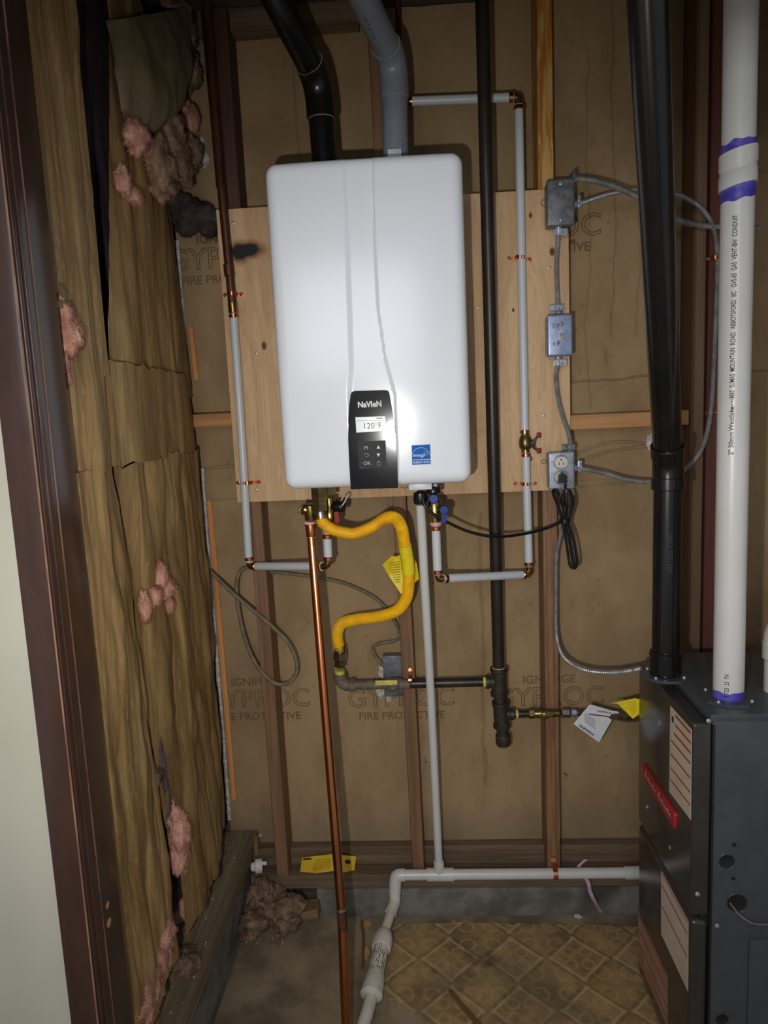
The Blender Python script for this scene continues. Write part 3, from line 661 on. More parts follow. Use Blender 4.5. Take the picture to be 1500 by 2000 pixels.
# blue efficiency label on the cover
fy = HF + .0008
sk = part('efficiency_label', slab([at(a, b, fy) for a, b in ((804, 870), (840, 868), (841, 906), (805, 908))], (0, .003, 0)), 'blue_label', hb, smooth=0)
for v in sk.data.vertices: pass
lc = at(822, 888, fy - .0003)
part('label_line', ribbon(new(), [at(805, 898.5, fy - .0004), at(841, 897, fy - .0004)], (0, 0, .0012), .0002), 'panel_white', sk, smooth=0)
text('label_lettering', 'ENERGY STAR', .0062, at(823, 903, fy - .0004), X_, Z_, 'panel_white', sk, bold=.0001)
part('label_arc', tube(new(), [lc + Vector((.021 * math.cos(t), -.0002, .021 * math.sin(t) - .005)) for t in [PI * (.04 + .92 * k / 20) for k in range(21)]], .0005, 5), 'panel_white', sk)
st = [(.0062 if k % 2 == 0 else .0026, PI / 2 + k * PI / 5) for k in range(10)]
part('label_star', tube(new(), [lc + Vector((.0115 + r * math.cos(t), -.0002, .003 + r * math.sin(t))) for r, t in st], .0005, 5, closed=True), 'panel_white', sk)
text('label_script', 'energy', .0105, at(817.5, 889, fy - .0004), X_, Z_ + X_ * .0, 'panel_white', sk, shear=.45, bold=.0001)
# small marks and bottom fittings that belong to the heater
part('bottom_bracket', B((at(800, 950, -.2).x, -.31, at(820, 956, -.3).z), (at(843, 950, -.25).x, -.22, 1.366), .002), 'white_back', hb)
part('wire_loop', tube(new(), smooth_path([at(a, b, -.30) for a, b in ((780, 949), (788, 953), (796, 952), (794, 949))], .002), .0008, 6), 'brass', hb)
part('top_vent_collar', L((at(768, 290, -.2).x, -.2, 2.085), Z_, [(0, .036), (.016, .036), (.018, .034)]), 'white_back', hb)
part('top_vent_collar', L((at(630, 300, -.2).x, -.2, 2.085), Z_, [(0, .036), (.016, .036), (.018, .034)]), 'white_back', hb)
part('top_clip', B((at(757, 295, -.24).x, -.245, 2.09), (at(784, 295, -.24).x, -.225, at(770, 292, -.24).z), .001), 'white_back', hb)
# ================================================================== PLYWOOD
pw = thing('plywood_board', 'pale plywood backing board with a scorch mark behind the heater', 'board', (-.06, -.009, 1.30))
c4 = [at(420, 410, -.018), at(1063, 371, -.018), at(1113, 455, -.018)]
x0, x1 = at(443, 700, -.018).x, at(1113, 700, -.018).x; zt, zbm = 2.093, 1.3
part('panel', B((x0, -.018, zbm), (x1, -.0004, zt), .0008, 1), 'plywood', pw)
scr = part('screw', screwhead(at(455, 435, -.018), (0, -1, 0), .0045, .0015), 'galv', pw)
def dupscrew(src, base_px, y):
    o = src.copy(); COL.objects.link(o); o.location = src.location + at(base_px[0], base_px[1], y) - at(455, 435, -.018); return o
for q in ((501, 957), (1073, 522), (1062, 812), (500, 690), (935, 600)): dupscrew(scr, q, -.018)
text('pencil_mark', 'G', .03, at(1063, 397, -.0186), X_, Z_, 'drywall_print', pw, outline=.0006)
text('pencil_mark', 'O', .018, at(1062, 902, -.0186), X_, Z_, 'drywall_print', pw, outline=.0005)
# ================================================================== PIPES
def clampring(name, p, d, r, m, parent, wd=.010):
    p = Vector(p); d = Vector(d).normalized(); return part(name, sleeve(p - d * wd / 2, p + d * wd / 2, r, .0012), m, parent)
def run(pts, r, seg=18): return tube(new(), pts, r, seg)
# --- black vent pipe of the heater
def vent(name, label, px0, pxe, pxt, m, r, tm, txt, ye=-.2, yt=-.39):
    a = at(px0[0], px0[1], -.2); a.z = 2.092; e = at(pxe[0], pxe[1], ye); e.x = (e.x + at(pxe[0], pxe[1], ye).x) / 2; t = at(pxt[0], pxt[1], yt)
    base = Vector((a.x, -.2, 2.092)); th = thing(name, label, 'pipe', base)
    up = (e - a).normalized(); out = (t - e).normalized()
    s = e - up * .055
    part('pipe', run([a, s], r), m, th)
    part('coupling_rim', sleeve(s - up * .028, s + up * .004, r + .004), m, th)
    arc = [s - up * .0] + [((1 - k) ** 2) * s + 2 * k * (1 - k) * e + k * k * (e + out * .05) for k in (.15, .3, .45, .6, .75, .9)] + [e + out * .055]
    part('elbow', run(arc, [r + .0036] * len(arc), 22), m, th)
    part('glue_bead', tube(new(), ringpath(e + out * .055, out, r + .0022), .0014, 6, closed=True), 'glue', th)
    part('glue_bead', tube(new(), ringpath(s - up * .029, up, r + .0008), .0009, 6, closed=True), 'glue', th)
    sl = part('sloping_pipe', run([e + out * .05, t, t + out * ((2.60 - t.z) / out.z)], r), m, th)
    n1 = (-Y_ - up * (-Y_).dot(up)).normalized()
    if txt:
        for body, org, ax, side, sz in ((txt[0], s - up * .16, up, -.55, .013), (txt[1], e + out * .16, out, .5, .016)):
            uu = (CAM - org); uu = (uu - ax * uu.dot(ax)).normalized(); vv = uu.cross(ax)
            text('pipe_print', body, sz, org, ax, vv, tm, th, warp=lambda A, Bq, Cq, org=org, ax=ax, uu=uu, vv=vv, side=side: org + ax * A + (uu * math.cos(side + Bq / r) + vv * math.sin(side + Bq / r)) * (r + .0004))
    return th
vent('black_vent_pipe', 'black plastic vent pipe bending up from the heater top', (634, 300), (622, 160), (540, 0), 'abs', .0305, 'abs_text', None)
vent('grey_vent_pipe', 'grey plastic vent pipe bending up from the heater top', (772, 292), (768, 118), (712, 0), 'grey_pvc', .0305, 'grey_text', ('- -- --- - -- -', '= -- = -- = -'))
# old copper pipe high behind the grey vent
solo('copper_pipe', run([at(777, -10, .03), at(779, 100, .03)], .0075), 'copper_old', 'thin reddish copper pipe running up the wall behind the grey vent', 'pipe')
# --- gas piping: black steel riser, two tees, drip leg, branch with valve
gp = thing('gas_pipe', 'black steel gas riser with tees and a drip leg right of the heater', 'pipe', at(975, 1430, -.03))
g0, g1 = at(974, 1312, -.034), at(941, -15, -.155)
part('riser', run([g0, g0 + (g1 - g0) * ((2.6 - g0.z) / (g1.z - g0.z))], .0167), 'steel_black', gp)
gd = (g1 - g0).normalized()
part('thread_tape', sleeve(g0 + gd * .002, g0 + gd * .016, .0175), 'tape_yellow', gp)
a, b = at(974, 1304, -.034), at(975, 1358, -.034)
def tee(top, bot, r, side, sl, sr, m, parent):
    top, bot, side = Vector(top), Vector(bot), Vector(side).normalized(); d = (bot - top).normalized(); l = (bot - top).length
    bm = L(top, d, [(0, r + .003), (.010, r + .003), (.013, r), (l - .013, r), (l - .010, r + .003), (l, r + .003)], 22)
    mid = top.lerp(bot, .5); lathe(bm, mid, side, [(0, sr), (sl - .012, sr), (sl - .010, sr + .003), (sl, sr + .003)], 20)
    return part('tee_fitting', bm, m, parent)
tee(a, b, .0215, (-1, 0, 0), .038, .017, 'iron', gp)
part('nipple', run([b - Z_ * -.002, at(977, 1376, -.034)], .0165), 'iron', gp)
a2, b2 = at(977, 1370, -.034), at(980, 1420, -.034)
tee(a2, b2, .0215, (1, 0, 0), .036, .0145, 'iron', gp)
part('nipple', run([b2, at(982, 1440, -.034)], .0165), 'iron', gp)
c0, c1 = at(982, 1434, -.034), at(983, 1459, -.034)
part('end_cap', L(c0, c1 - c0, [(0, .0205), (.004, .0215), (.026, .0215), (.033, .019), (.036, .012)], 22), 'iron', gp)
m1 = a.lerp(b, .5)
hx0 = at(684, 1328, -.034); hz = m1.z; hx0.z = hz
part('branch_pipe', run([m1 - X_ * .03, Vector((at(800, 1328, -.034).x, -.034, hz))], .0134), 'steel_black', gp)
part('branch_pipe', run([Vector((at(800, 1328, -.034).x, -.034, hz)), hx0], .0138), 'iron_dusty', gp)
part('thread_tape', sleeve(m1 - X_ * .036, m1 - X_ * .046, .0142), 'tape_yellow', gp)
vb = Vector((at(768, 1328, -.034).x, -.034, hz))
part('valve_body', lathe(L(vb - X_ * .025, X_, [(0, .0165), (.008, .0165), (.012, .019), (.038, .019), (.042, .0165), (.05, .0165)], 18), vb, (0, -1, 0), [(0, .017), (.020, .017), (.022, .015), (.030, .007), (.032, .007)], 22), 'iron_dusty', gp)
part('valve_handle', B((at(733, 1333, -.07).x, -.072, at(750, 1338, -.07).z), (at(776, 1333, -.07).x, -.066, at(750, 1329, -.07).z), .001), 'tape_yellow', gp)
ec = Vector((at(664, 1320, -.034).x, -.034, hz))
arc = [ec + Vector((0, 0, .035)), ec + Vector((0, 0, .024))] + [ec + Vector((.024 - .024 * math.cos(t), 0, .024 - .024 * math.sin(t))) for t in (.2, .5, .8, 1.1, 1.4)] + [ec + Vector((.03, 0, 0)), ec + Vector((.042, 0, 0))]
part('elbow_fitting', tube(new(), arc, [.0195, .0175] + [.0172] * 5 + [.0172, .019], 20), 'iron_dusty', gp)
for p, d in ((ec + Vector((0, 0, .026)), Z_), (ec + Vector((.034, 0, 0)), X_)): clampring('fitting_band', p, d, .0198, 'iron_dusty', gp, .010)
part('thread_tape', sleeve(ec + Z_ * .034, ec + Z_ * .046, .0145), 'tape_yellow', gp)
# --- yellow gas hose
yh = thing('gas_hose', 'yellow corrugated gas hose with a warning tag below the heater', 'hose', ec + Z_ * .05)
hp = [(627, 1010, -.268), (632, 1022, -.270), (655, 1036, -.272), (690, 1042, -.27), (725, 1030, -.26), (752, 1013, -.25), (772, 1012, -.235), (784, 1030, -.22), (790, 1062, -.205), (796, 1100, -.19), (798, 1140, -.175), (792, 1172, -.16), (772, 1194, -.145), (735, 1205, -.125), (695, 1210, -.10), (668, 1218, -.07), (659, 1240, -.045), (664, 1270, -.036)]
path = smooth_path(P3(hp), .00078)
part('corrugated_hose', tube(new(), path, [.0143 + .0016 * math.sin(2 * PI * i / 6.0) for i in range(len(path))], 16), 'yellow_hose', yh)
ls = [p for p in path if at(0, 1063, -.2).z - .0 >= 0 and 1.052 <= p.z and p.z <= 1.5]
i0 = min(range(len(path)), key=lambda i: (path[i] - at(790, 1064, -.204)).length); i1 = min(range(len(path)), key=lambda i: (path[i] - at(798, 1120, -.182)).length)
part('printed_sleeve', tube(new(), path[i0:i1:6], .0170, 20), 'yellow_label', yh)
tg = [(747, 1103), (766, 1085), (772, 1087), (800, 1078), (814, 1100), (819, 1130), (803, 1145), (783, 1160), (760, 1125)]
tag_o = [at(a, b, -.16 + .0009 * (abs(a - 790) - 20)) for a, b in tg]
part('warning_tag', slab(tag_o, (0, .0008, 0)), 'yellow_label', yh, smooth=0)
bm = new()
for k in range(9):
    f = k / 8; ribbon(bm, [at(757 + 14 * f, 1098 + 3 + 36 * f, -.165), at(781, 1092 + 5 + 40 * f, -.176)], (0, 0, .0012), .0002)
for k in range(7):
    f = k / 6; ribbon(bm, [at(801, 1104 + 34 * f, -.176), at(812 + 4 * f - 6 * f * f, 1098 + 32 * f, -.166)], (0, 0, .0014), .0002)
part('tag_print', bm, 'label_ink', yh, smooth=0)
def hexnut(p, q, r, m, name, parent):
    p, q = Vector(p), Vector(q); l = (q - p).length; return part(name, L(p, q - p, [(0, r * .9), (.002, r), (l - .002, r), (l, r * .9)], 6), m, parent, smooth=20)
hexnut(at(664, 1289, -.035), at(664, 1272, -.035), .0205, 'nickel', 'hex_nut', yh)
part('ferrule', L(at(664, 1274, -.035), Z_, [(0, .0165), (.016, .0165), (.02, .0155)]), 'nickel', yh)
hexnut(at(664, 1302, -.035), at(664, 1290, -.035), .0175, 'brass', 'flare_fitting', yh)
u0 = at(627, 1013, -.268)
part('ferrule', L(u0, Z_, [(0, .0155), (.022, .0155), (.024, .014)]), 'nickel', yh)
hexnut(u0 + Z_ * .02, u0 + Z_ * .046, .0205, 'brass_dull', 'hex_nut', yh)
hexnut(u0 + Z_ * .044, u0 + Z_ * .080, .0215, 'brass_dull', 'union_fitting', yh)
part('gas_stub', L(u0 + Z_ * .078, Z_, [(0, .012), (.030, .012)]), 'nickel', yh)
# --- hot service valve
VY = -.205
hv = thing('service_valve', 'brass hot water service valve with red handle under the heater', 'valve', at(640, 1042, VY))
def vx(a, b, y=VY): return at(a, b, y)
c_ = vx(643, 990); zx = lambda b: vx(643, b).z
part('valve_body', lathe(L(Vector((c_.x, VY, zx(1036))), Z_, [(0, .014), (.012, .017), (.03, .020), (.05, .020), (.056, .016), (.085, .016)], 20), Vector((c_.x, VY, zx(992))), X_, [(0, .013), (.022, .013)], 16), 'brass', hv)
hexnut(Vector((c_.x, VY, zx(968))), Vector((c_.x, VY, zx(948))), .021, 'brass_dull', 'union_nut', hv)
part('water_stub', L(Vector((c_.x, VY, zx(950))), Z_, [(0, .011), (.03, .011)]), 'nickel', hv)
dc = vx(652, 990, VY - .005)
part('drain_cap', L(dc, (1, -.35, .02), [(0, .0135), (.004, .0155), (.012, .0155), (.013, .0145), (.026, .0145), (.028, .013)], 20), 'rubber', hv)
part('cap_strap', tube(new(), smooth_path(P3([(668, 988, -.232), (676, 975, -.232), (676, 969, -.225), (671, 970, -.215), (666, 978, -.21)]), .003), .0016, 6), 'white_bit', hv)
part('valve_handle', prism(new(), [(0, 0), (.010, .002), (.013, -.02), (.008, -.032), (-.002, -.030), (.001, -.016)], vx(653, 1000, VY - .022), X_, Z_, (0, -.006, 0)), 'red_plastic', hv, 'red lever handle')
part('thread_tape', sleeve(Vector((c_.x - .004, VY, zx(1043))), Vector((c_.x - .004, VY, zx(1036))), .0155), 'tape_pink', hv)
# --- relief valve and copper discharge pipe
rv = thing('relief_valve', 'brass pressure relief valve with a test lever left of the hot valve', 'valve', at(606, 1018, -.245))
r0 = at(606, 995, -.245)
part('valve_body', lathe(lathe(L(r0 - Z_ * .026, Z_, [(0, .0145), (.01, .0155), (.02, .017), (.036, .017), (.04, .013)], 20), r0, X_, [(0, .013), (.012, .0145), (.030, .0145)], 18), r0 + Z_ * .0, (-1, -.1, 0), [(0, .0145), (.014, .0145), (.016, .012)], 18), 'brass', rv)
part('valve_cap', L(r0 - X_ * .014, (-1, -.25, .05), [(0, .012), (.006, .0135), (.009, .0115)], 18), 'copper_old', rv)
part('test_lever', tube(new(), [at(593, 985, -.262), at(587, 992, -.268), at(582, 1002, -.268)], [.003, .0035, .002], 8), 'brass_dull', rv)
part('thread_tape', sleeve(at(605, 1024, -.245), at(605, 1018, -.245), .0155), 'tape_pink', rv)
cp = thing('copper_pipe', 'bright copper discharge pipe dropping from the relief valve to the floor', 'pipe', atz(676, 2000, 0))
t0, t1 = at(606, 1024, -.245), at(668, 1792, -.42); td = (t1 - t0).normalized()
part('male_adapter', L(t0, td, [(0, .015), (.006, .0135), (.03, .0128), (.032, .0115)]), 'copper', cp)
part('solder_ring', sleeve(t0 + td * .031, t0 + td * .036, .0122), 'solder', cp)
part('pipe', run([t0 + td * .01, t1], .0112), 'copper', cp)
part('coupling', sleeve(t1 - td * .018, t1 + td * .030, .0127), 'copper_old', cp)
part('solder_ring', sleeve(t1 - td * .022, t1 - td * .016, .0126), 'solder', cp)
part('solder_ring', sleeve(t1 + td * .028, t1 + td * .034, .0124), 'copper_new', cp)
t2 = at(676, 2005, -.475); part('pipe', run([t1, t1.lerp(t2, .4), t2], .0116), 'copper', cp)
t3 = Vector((t2.x + .004, t2.y - .02, .002))
part('pipe', run([t2, t3], .0116), 'copper', cp)
# --- hot line: old copper riser, brass adapter, PEX, elbows
hl = thing('hot_water_pipe', 'old dark copper riser changing to white plastic tube left of the heater', 'pipe', at(487, 1105, -.045))
y = -.032
part('copper_riser', run(P3([(403, -10, y), (430, 340, y), (447, 518, y)]), .0120), 'copper_old', hl)
part('copper_riser', run(P3([(397, 15, .02), (419, 260, .02), (428, 366, .02)]), .008), 'copper_old', hl)
part('coupling', sleeve(at(446, 516, y), at(449, 540, y), .0142), 'copper_old', hl)
part('copper_stub', run(P3([(449, 538, y), (454, 592, y)]), .0118), 'copper_old', hl)
part('brass_adapter', sleeve(at(454, 591, y), at(456, 612, y), .0128), 'brass', hl)
for q0, q1 in (((456, 613), (457, 621)), ((486, 1088), (487, 1095))): part('crimp_ring', sleeve(at(*q0, y), at(*q1, y), .0128), 'copper_new', hl)
part('plastic_tube', run(P3([(456, 612, y), (472, 850, y), (486, 1092, y)]), .0113), 'pex', hl)
part('collar', sleeve(at(487, 1095, y), at(487, 1098, y), .0122), 'white_bit', hl)
part('elbow_fitting', tube(new(), smooth_path([at(487, 1096, y), at(487.5, 1103, y), at(491, 1106.5, y - .004), at(498, 1106, y - .01)], .003), .0085, 14), 'brass', hl)
e1 = at(497, 1106, y - .01); e2 = at(636, 1106, VY - .0)
ed = (e2 - e1).normalized()
part('crimp_ring', sleeve(e1, e1 + ed * .010, .0128), 'copper_new', hl)
part('plastic_tube', run([e1 + ed * .004, e2 - ed * .02], .0113), 'pex', hl)
part('crimp_ring', sleeve(e2 - ed * .028, e2 - ed * .016, .0130), 'copper_new', hl)
part('collar', sleeve(e2 - ed * .015, e2 - ed * .011, .0122), 'white_bit', hl)
u1 = at(641, 1094, VY)
part('elbow_fitting', tube(new(), smooth_path([e2 - ed * .016, e2 - ed * .004, e2 + Vector((.004, 0, .004)), u1 + Z_ * .002], .003), .0095, 14), 'brass', hl)
part('crimp_ring', sleeve(at(641, 1095, VY), at(641, 1087, VY), .0130), 'copper_new', hl)
part('plastic_tube', run([at(641, 1092, VY), at(639, 1050, VY)], .0113), 'pex', hl)
part('crimp_ring', sleeve(at(639, 1052, VY), at(639, 1044, VY), .0130), 'copper_new', hl)
# --- cold side
cv = thing('service_valve', 'brass cold water service valve with blue handle under the heater', 'valve', at(851, 1020, VY))
c_ = at(847, 990, VY); zx = lambda b: at(849, b, VY).z
part('valve_body', lathe(L(Vector((c_.x + .002, VY, zx(1020))), Z_, [(0, .0135), (.012, .014), (.016, .018), (.05, .019), (.056, .015), (.068, .0145)], 20), Vector((c_.x, VY, zx(972))), (0, -1, 0), [(0, .012), (.018, .012)], 16), 'brass', cv)
part('strainer_body', L(Vector((c_.x, VY, zx(964))), Z_, [(0, .0145), (.004, .019), (.016, .019), (.022, .014), (.034, .014)], 18), 'rubber', cv)
part('steel_coupler', B((c_.x - .012, VY - .016, zx(951)), (c_.x + .012, VY + .016, zx(943)), .003), 'galv', cv)
part('drain_cap', L(Vector((c_.x, VY - .016, zx(972))), (0, -1, .05), [(0, .012), (.004, .0125), (.012, .012), (.014, .010)], 18), 'blue_plastic', cv)
q0 = at(867, 995, VY - .03)
part('valve_handle', lathe(prism(new(), [(-.007, 0), (.008, 0), (.006, -.026), (.002, -.034), (-.009, -.033), (-.006, -.02)], q0, X_, Z_, (0, -.007, 0)), q0 + Y_ * .006, (0, -1, 0), [(0, .0115), (.016, .0115), (.018, .010)], 18), 'blue_plastic', cv, 'blue lever handle')
part('handle_stem', run([q0 + Y_ * .004, Vector((c_.x + .006, VY - .004, q0.z))], .005, 10), 'brass_dull', cv)
part('thread_tape', sleeve(at(851, 1026, VY), at(851, 1019, VY), .0148), 'tape_pink', cv)
kl = thing('cold_water_pipe', 'white plastic cold water tube with red handled valve right of the heater', 'pipe', at(860, 1130, VY))
y = -.034
def pexrun(p, q, rings=(1, 1)):
    p, q = Vector(p), Vector(q); d = (q - p).normalized(); part('plastic_tube', run([p, q], .0113), 'pex', kl)
    if rings[0]: part('crimp_ring', sleeve(p + d * .001, p + d * .012, .0129), 'copper_new', kl)
    if rings[1]: part('crimp_ring', sleeve(q - d * .012, q - d * .001, .0129), 'copper_new', kl)
def elbow(p, c, q, m='brass'):
    part('elbow_fitting', tube(new(), smooth_path([p, Vector(p).lerp(c, .7), Vector(q).lerp(c, .7), q], .003), .0092, 14), m, kl)
s1, s2 = at(851, 1027, VY), at(855, 1122, VY); pexrun(s1, s2)
f1, f2 = at(866, 1130, VY + .004), at(1026, 1122, y - .02); pexrun(f1, f2)
elbow(s2, at(857, 1131, VY), f1)
n1, n2 = at(1027, 884, y), at(1033, 1106, y); pexrun(n1, n2)
elbow(n2, at(1034, 1121, y), f2)
w1, w2 = at(1013, 205, y), at(1025, 848, y); pexrun(w1, w2)
k1, k2 = at(796, 198, y), at(1003, 190, y); pexrun(k1, k2)
elbow(k2, at(1012, 190, y), w1, 'brass_dull')
part('end_elbow', tube(new(), smooth_path([k1, k1 - X_ * .012, k1 - X_ * .016 + Y_ * .02, k1 - X_ * .016 + Y_ * .05], .004), .0095, 12), 'brass', kl)
vz = at(1026, 866, y)
bv = part('ball_valve', lathe(L(Vector((vz.x, y, at(1026, 884, y).z)), Z_, [(0, .011), (.008, .011), (.012, .0155), (.02, .0175), (.032, .0175), (.040, .0155), (.046, .012), (.052, .011)], 22), vz, (.8, -.6, 0), [(0, .010), (.022, .010), (.024, .008)], 14), 'brass_dull', kl)
hub = vz + Vector((.8, -.6, 0)) * .024
part('handle_plate', tube(tube(new(), [hub, hub + Vector((.006, 0, .012)), hub + Vector((.012, 0, .018))], [.0065, .004, .003], 8), [hub, hub + Vector((.002, 0, -.012)), hub + Vector((.010, 0, -.019))], [.0065, .004, .003], 8), 'nickel', bv)
for dz in (.021, -.021): part('handle_wing', B(hub + Vector((.009, -.002, dz - .007)), hub + Vector((.021, .003, dz + .007)), .002), 'red_plastic', bv, 'red valve wing')
# ================================================================== STRAPS
def strap(label, c, axis, r, wall_y, half, dots=True, twist=0.0, base_px=None):
    """perforated copper strap over a pipe: c on the pipe axis, axis along the pipe"""
    c = Vector(c); axis = Vector(axis).normalized(); u = axis.cross(Y_).normalized(); u = (u + axis * twist).normalized(); d = c.y - r - .0005
    th = thing('pipe_strap', label, 'strap', (c.x, wall_y, c.z), 'copper straps holding pipes and cables')
    f = lambda s, yy: c + u * s + Y_ * (yy - c.y)
    wy = wall_y - .0012
    pts = [f(-half, wy), f(-r - .003, wy), f(-r - .001, c.y)] + [f(r * 1.06 * math.cos(t), c.y - r * 1.06 * math.sin(t)) for t in [PI * (1 - k / 8) for k in range(1, 8)]] + [f(r + .001, c.y), f(r + .003, wy), f(half, wy)]
    part('band', ribbon(new(), pts, axis * .009, .0012), 'copper_new', th, smooth=30)
    for s in (-1, 1):
        part('screw', screwhead(f(s * (half - .004), wy), (0, -1, 0), .0048, .004), 'copper_new' if s < 0 else 'nickel', th)
        if dots: part('punched_hole', tube(new(), ringpath(f(s * r * .62, c.y - r * .9), (s * .5, -1, 0), .0032, 12), .0013, 6, closed=True), 'copper_old', th)
    return th
yp = -.018
strap('copper strap fixing the white tube low on the left of the plywood', at(483, 943, -.032), (0, 0, 1), .0113, yp, .034)
strap('copper strap fixing the old copper riser beside the plywood scorch mark', at(453, 574, -.032), (0, 0, 1), .0118, yp, .026, False)
strap('tilted copper strap fixing the white tube above the red handled valve', at(1016, 503, -.034), (0, 0, 1), .0113, yp, .031, True, .12)
strap('copper strap fixing the white tube below the red handled valve', at(1027, 945, -.034), (0, 0, 1), .0113, yp, .031, True, .04)
strap('upright copper strap holding the black gas branch to the middle stud', at(801, 1328, -.034), (1, 0, 0), .0138, 0.0, .029, False)
# the tall strap over the white drain pipe
cs = at(1084, 1708, -.032)
# ================================================================== CONDENSATE DRAIN
dr = thing('drain_pipe', 'white plastic condensate drain with a fat filter tube near the floor', 'pipe', atz(720, 1990, 0))
hy = -.032; A = at(858, 1708, hy); zc = A.z
R1 = .0155
xl_ = at(772, 1716, hy).x
part('horizontal_pipe', run([Vector((xl_ + .02, hy, zc)), Vector((at(1236, 1703, hy).x + .1, hy, zc))], R1), 'white_pvc', dr)
part('coupling', sleeve(Vector((at(1220, 1703, hy).x, hy, zc)), Vector((at(1238, 1703, hy).x + .03, hy, zc)), R1 + .003), 'white_pvc', dr)
part('tee_fitting', lathe(L(Vector((at(834, 1710, hy).x, hy, zc)), X_, [(0, R1 + .0035), (.080, R1 + .0035)], 22), Vector((A.x, hy, zc)), Z_, [(0, .0165), (.042, .0155), (.044, .0135)], 20), 'white_pvc', dr)
part('vertical_pipe', run([Vector((A.x, hy, zc + .03)), at(841, 1350, -.10), at(821, 985, -.215)], .0118), 'white_pvc', dr)
gr = at(821, 972, -.222)
part('rubber_cap', L(gr + Z_ * .016, (0, 0, -1), [(0, .010), (.004, .017), (.022, .0185), (.030, .0165), (.033, .012)], 20), 'rubber', dr)
b0, b1, b2_, b3 = Vector((xl_ + .03, hy, zc)), Vector((xl_, hy, zc)), at(771, 1742, hy - .004), at(769, 1765, hy - .02)
part('elbow_fitting', tube(new(), smooth_path([b0, Vector((xl_ + .012, hy, zc - .001)), Vector((xl_ + .002, hy, zc - .010)), b2_], .004), .0185, 20), 'white_pvc', dr)
f0, f1_ = atz(750, 1824, .062), atz(727, 1935, .034)
part('bend_fitting', tube(new(), smooth_path([b2_ + Z_ * .005, at(771, 1760, hy - .012), at(763, 1783, hy - .05)], .004), .0172, 20), 'white_pvc_dirty', dr)
part('short_pipe', run([at(766, 1775, hy - .04), f0], .0135), 'white_pvc_dirty', dr)
fd = (f1_ - f0).normalized(); fl = (f1_ - f0).length
part('filter_hub', L(f0 - fd * .012, fd, [(0, .015), (.012, .024), (.030, .028), (.052, .0285), (.060, .026)], 24), 'white_pvc_dirty', dr)
ft = part('filter_tube', run([f0 + fd * .04, f1_ - fd * .02], .0215, 24), 'white_pvc_dirty', dr)
part('filter_hub', L(f1_ - fd * .050, fd, [(0, .0235), (.020, .0275), (.050, .0295), (.062, .0295), (.068, .020)], 24), 'white_pvc_dirty', dr)
mid = f0.lerp(f1_, .52); uu = (CAM - mid); uu = (uu - fd * uu.dot(fd)).normalized(); vv = fd.cross(uu)
bm = new(); rq = random.Random(5)
for k in range(7):
    an = -.8 + k * .27; a_ = -.062
    while a_ < .06:
        l_ = rq.uniform(.006, .02); c_ = uu * math.cos(an) + vv * math.sin(an)
        if rq.random() < .8: ribbon(bm, [mid + fd * a_ + c_ * .0217, mid + fd * (a_ + l_) + c_ * .0217], c_.cross(fd) * .0022, -.0004)
        a_ += l_ + .004
part('filter_print', bm, 'grey_text', ft, smooth=0)
part('outlet_elbow', tube(new(), smooth_path([f1_ + fd * .006, f1_ + fd * .035, atz(715, 1985, .026), atz(704, 2020, .020), atz(700, 2070, .018)], .006), .0165, 20), 'white_pvc_dirty', dr)
th = thing('pipe_strap', 'tall copper strap hanging over the white drain pipe on the right stud', 'strap', (cs.x, 0, cs.z), 'copper straps holding pipes and cables')
pts = [Vector((cs.x, -.003, at(1084, 1672, 0).z)), Vector((cs.x, -.004, zc + .03)), Vector((cs.x, -.012, zc + .022))] + [Vector((cs.x, hy - (R1 + .001) * math.sin(t), zc + (R1 + .001) * math.cos(t))) for t in [PI * k / 8 for k in range(1, 8)]] + [Vector((cs.x, -.010, zc - R1 - .006)), Vector((cs.x, -.0035, zc - R1 - .010))]
part('band', ribbon(new(), pts, X_ * .014, .0012), 'copper_new', th, smooth=30)
part('screw', screwhead(Vector((cs.x, -.004, at(1084, 1680, 0).z)), (0, -1, 0), .006, .005), 'copper_new', th)
# ================================================================== ELECTRICAL
def ebox(name, label, cat, l, t, r, b, m, mc, depth=.048):
    p, q = at(l, b, yp - depth), at(r, t, yp - depth); cx = (p.x + q.x) / 2
    th = thing(name, label, cat, (cx, yp, p.z))
    part('box_body', B((p.x + .002, yp - depth + .004, p.z + .002), (q.x - .002, yp - .0003, q.z - .002), .008, 3), m, th)
    cv_ = part('cover_plate', B((p.x, yp - depth - .004, p.z), (q.x, yp - depth + .010, q.z), .006, 3), mc, th)
    return th, cv_, (p.x, q.x, p.z, q.z, yp - depth - .004)
def clamp(th, p, d, m='galv'):
    """cable connector: hub on the box with a two screw saddle"""
    p = Vector(p); d = Vector(d).normalized(); s = d.cross(Y_).normalized()
    part('cable_connector', lathe(L(p - d * .004, d, [(0, .010), (.006, .010), (.008, .0085), (.022, .0085)], 16), p + d * .013 + s * .010, -Y_, [(-.008, .0035), (.010, .0035), (.012, .002)], 8), m, th)
    part('connector_saddle', B(p + d * .006 - s * .010 - Y_ * .008, p + d * .018 + s * .020 + Y_ * .004, .002), m, th)
jb, jc, J = ebox('junction_box', 'steel junction box with blank scratched cover at top of plywood', 'electrical box', 1068, 348, 1122, 443, 'galv_dull', 'galv_dull')
for pz in (J[3] - .012, J[2] + .014): part('screw', screwhead((sum(J[:2]) / 2, J[4], pz), (0, -1, 0), .0045, .002), 'galv', jb)
sb, sc, K = ebox('switch_box', 'steel switch box with toggle and hand written on and off', 'electrical box', 1069, 612, 1118, 697, 'galv', 'galv_blue')
kx = (K[0] + K[1]) / 2; kz = (K[2] + K[3]) / 2; ky = K[4]
sw = part('switch_toggle', B((kx - .004, ky - .001, kz - .014), (kx + .006, ky + .002, kz + .012), .001), 'ivory', sb)
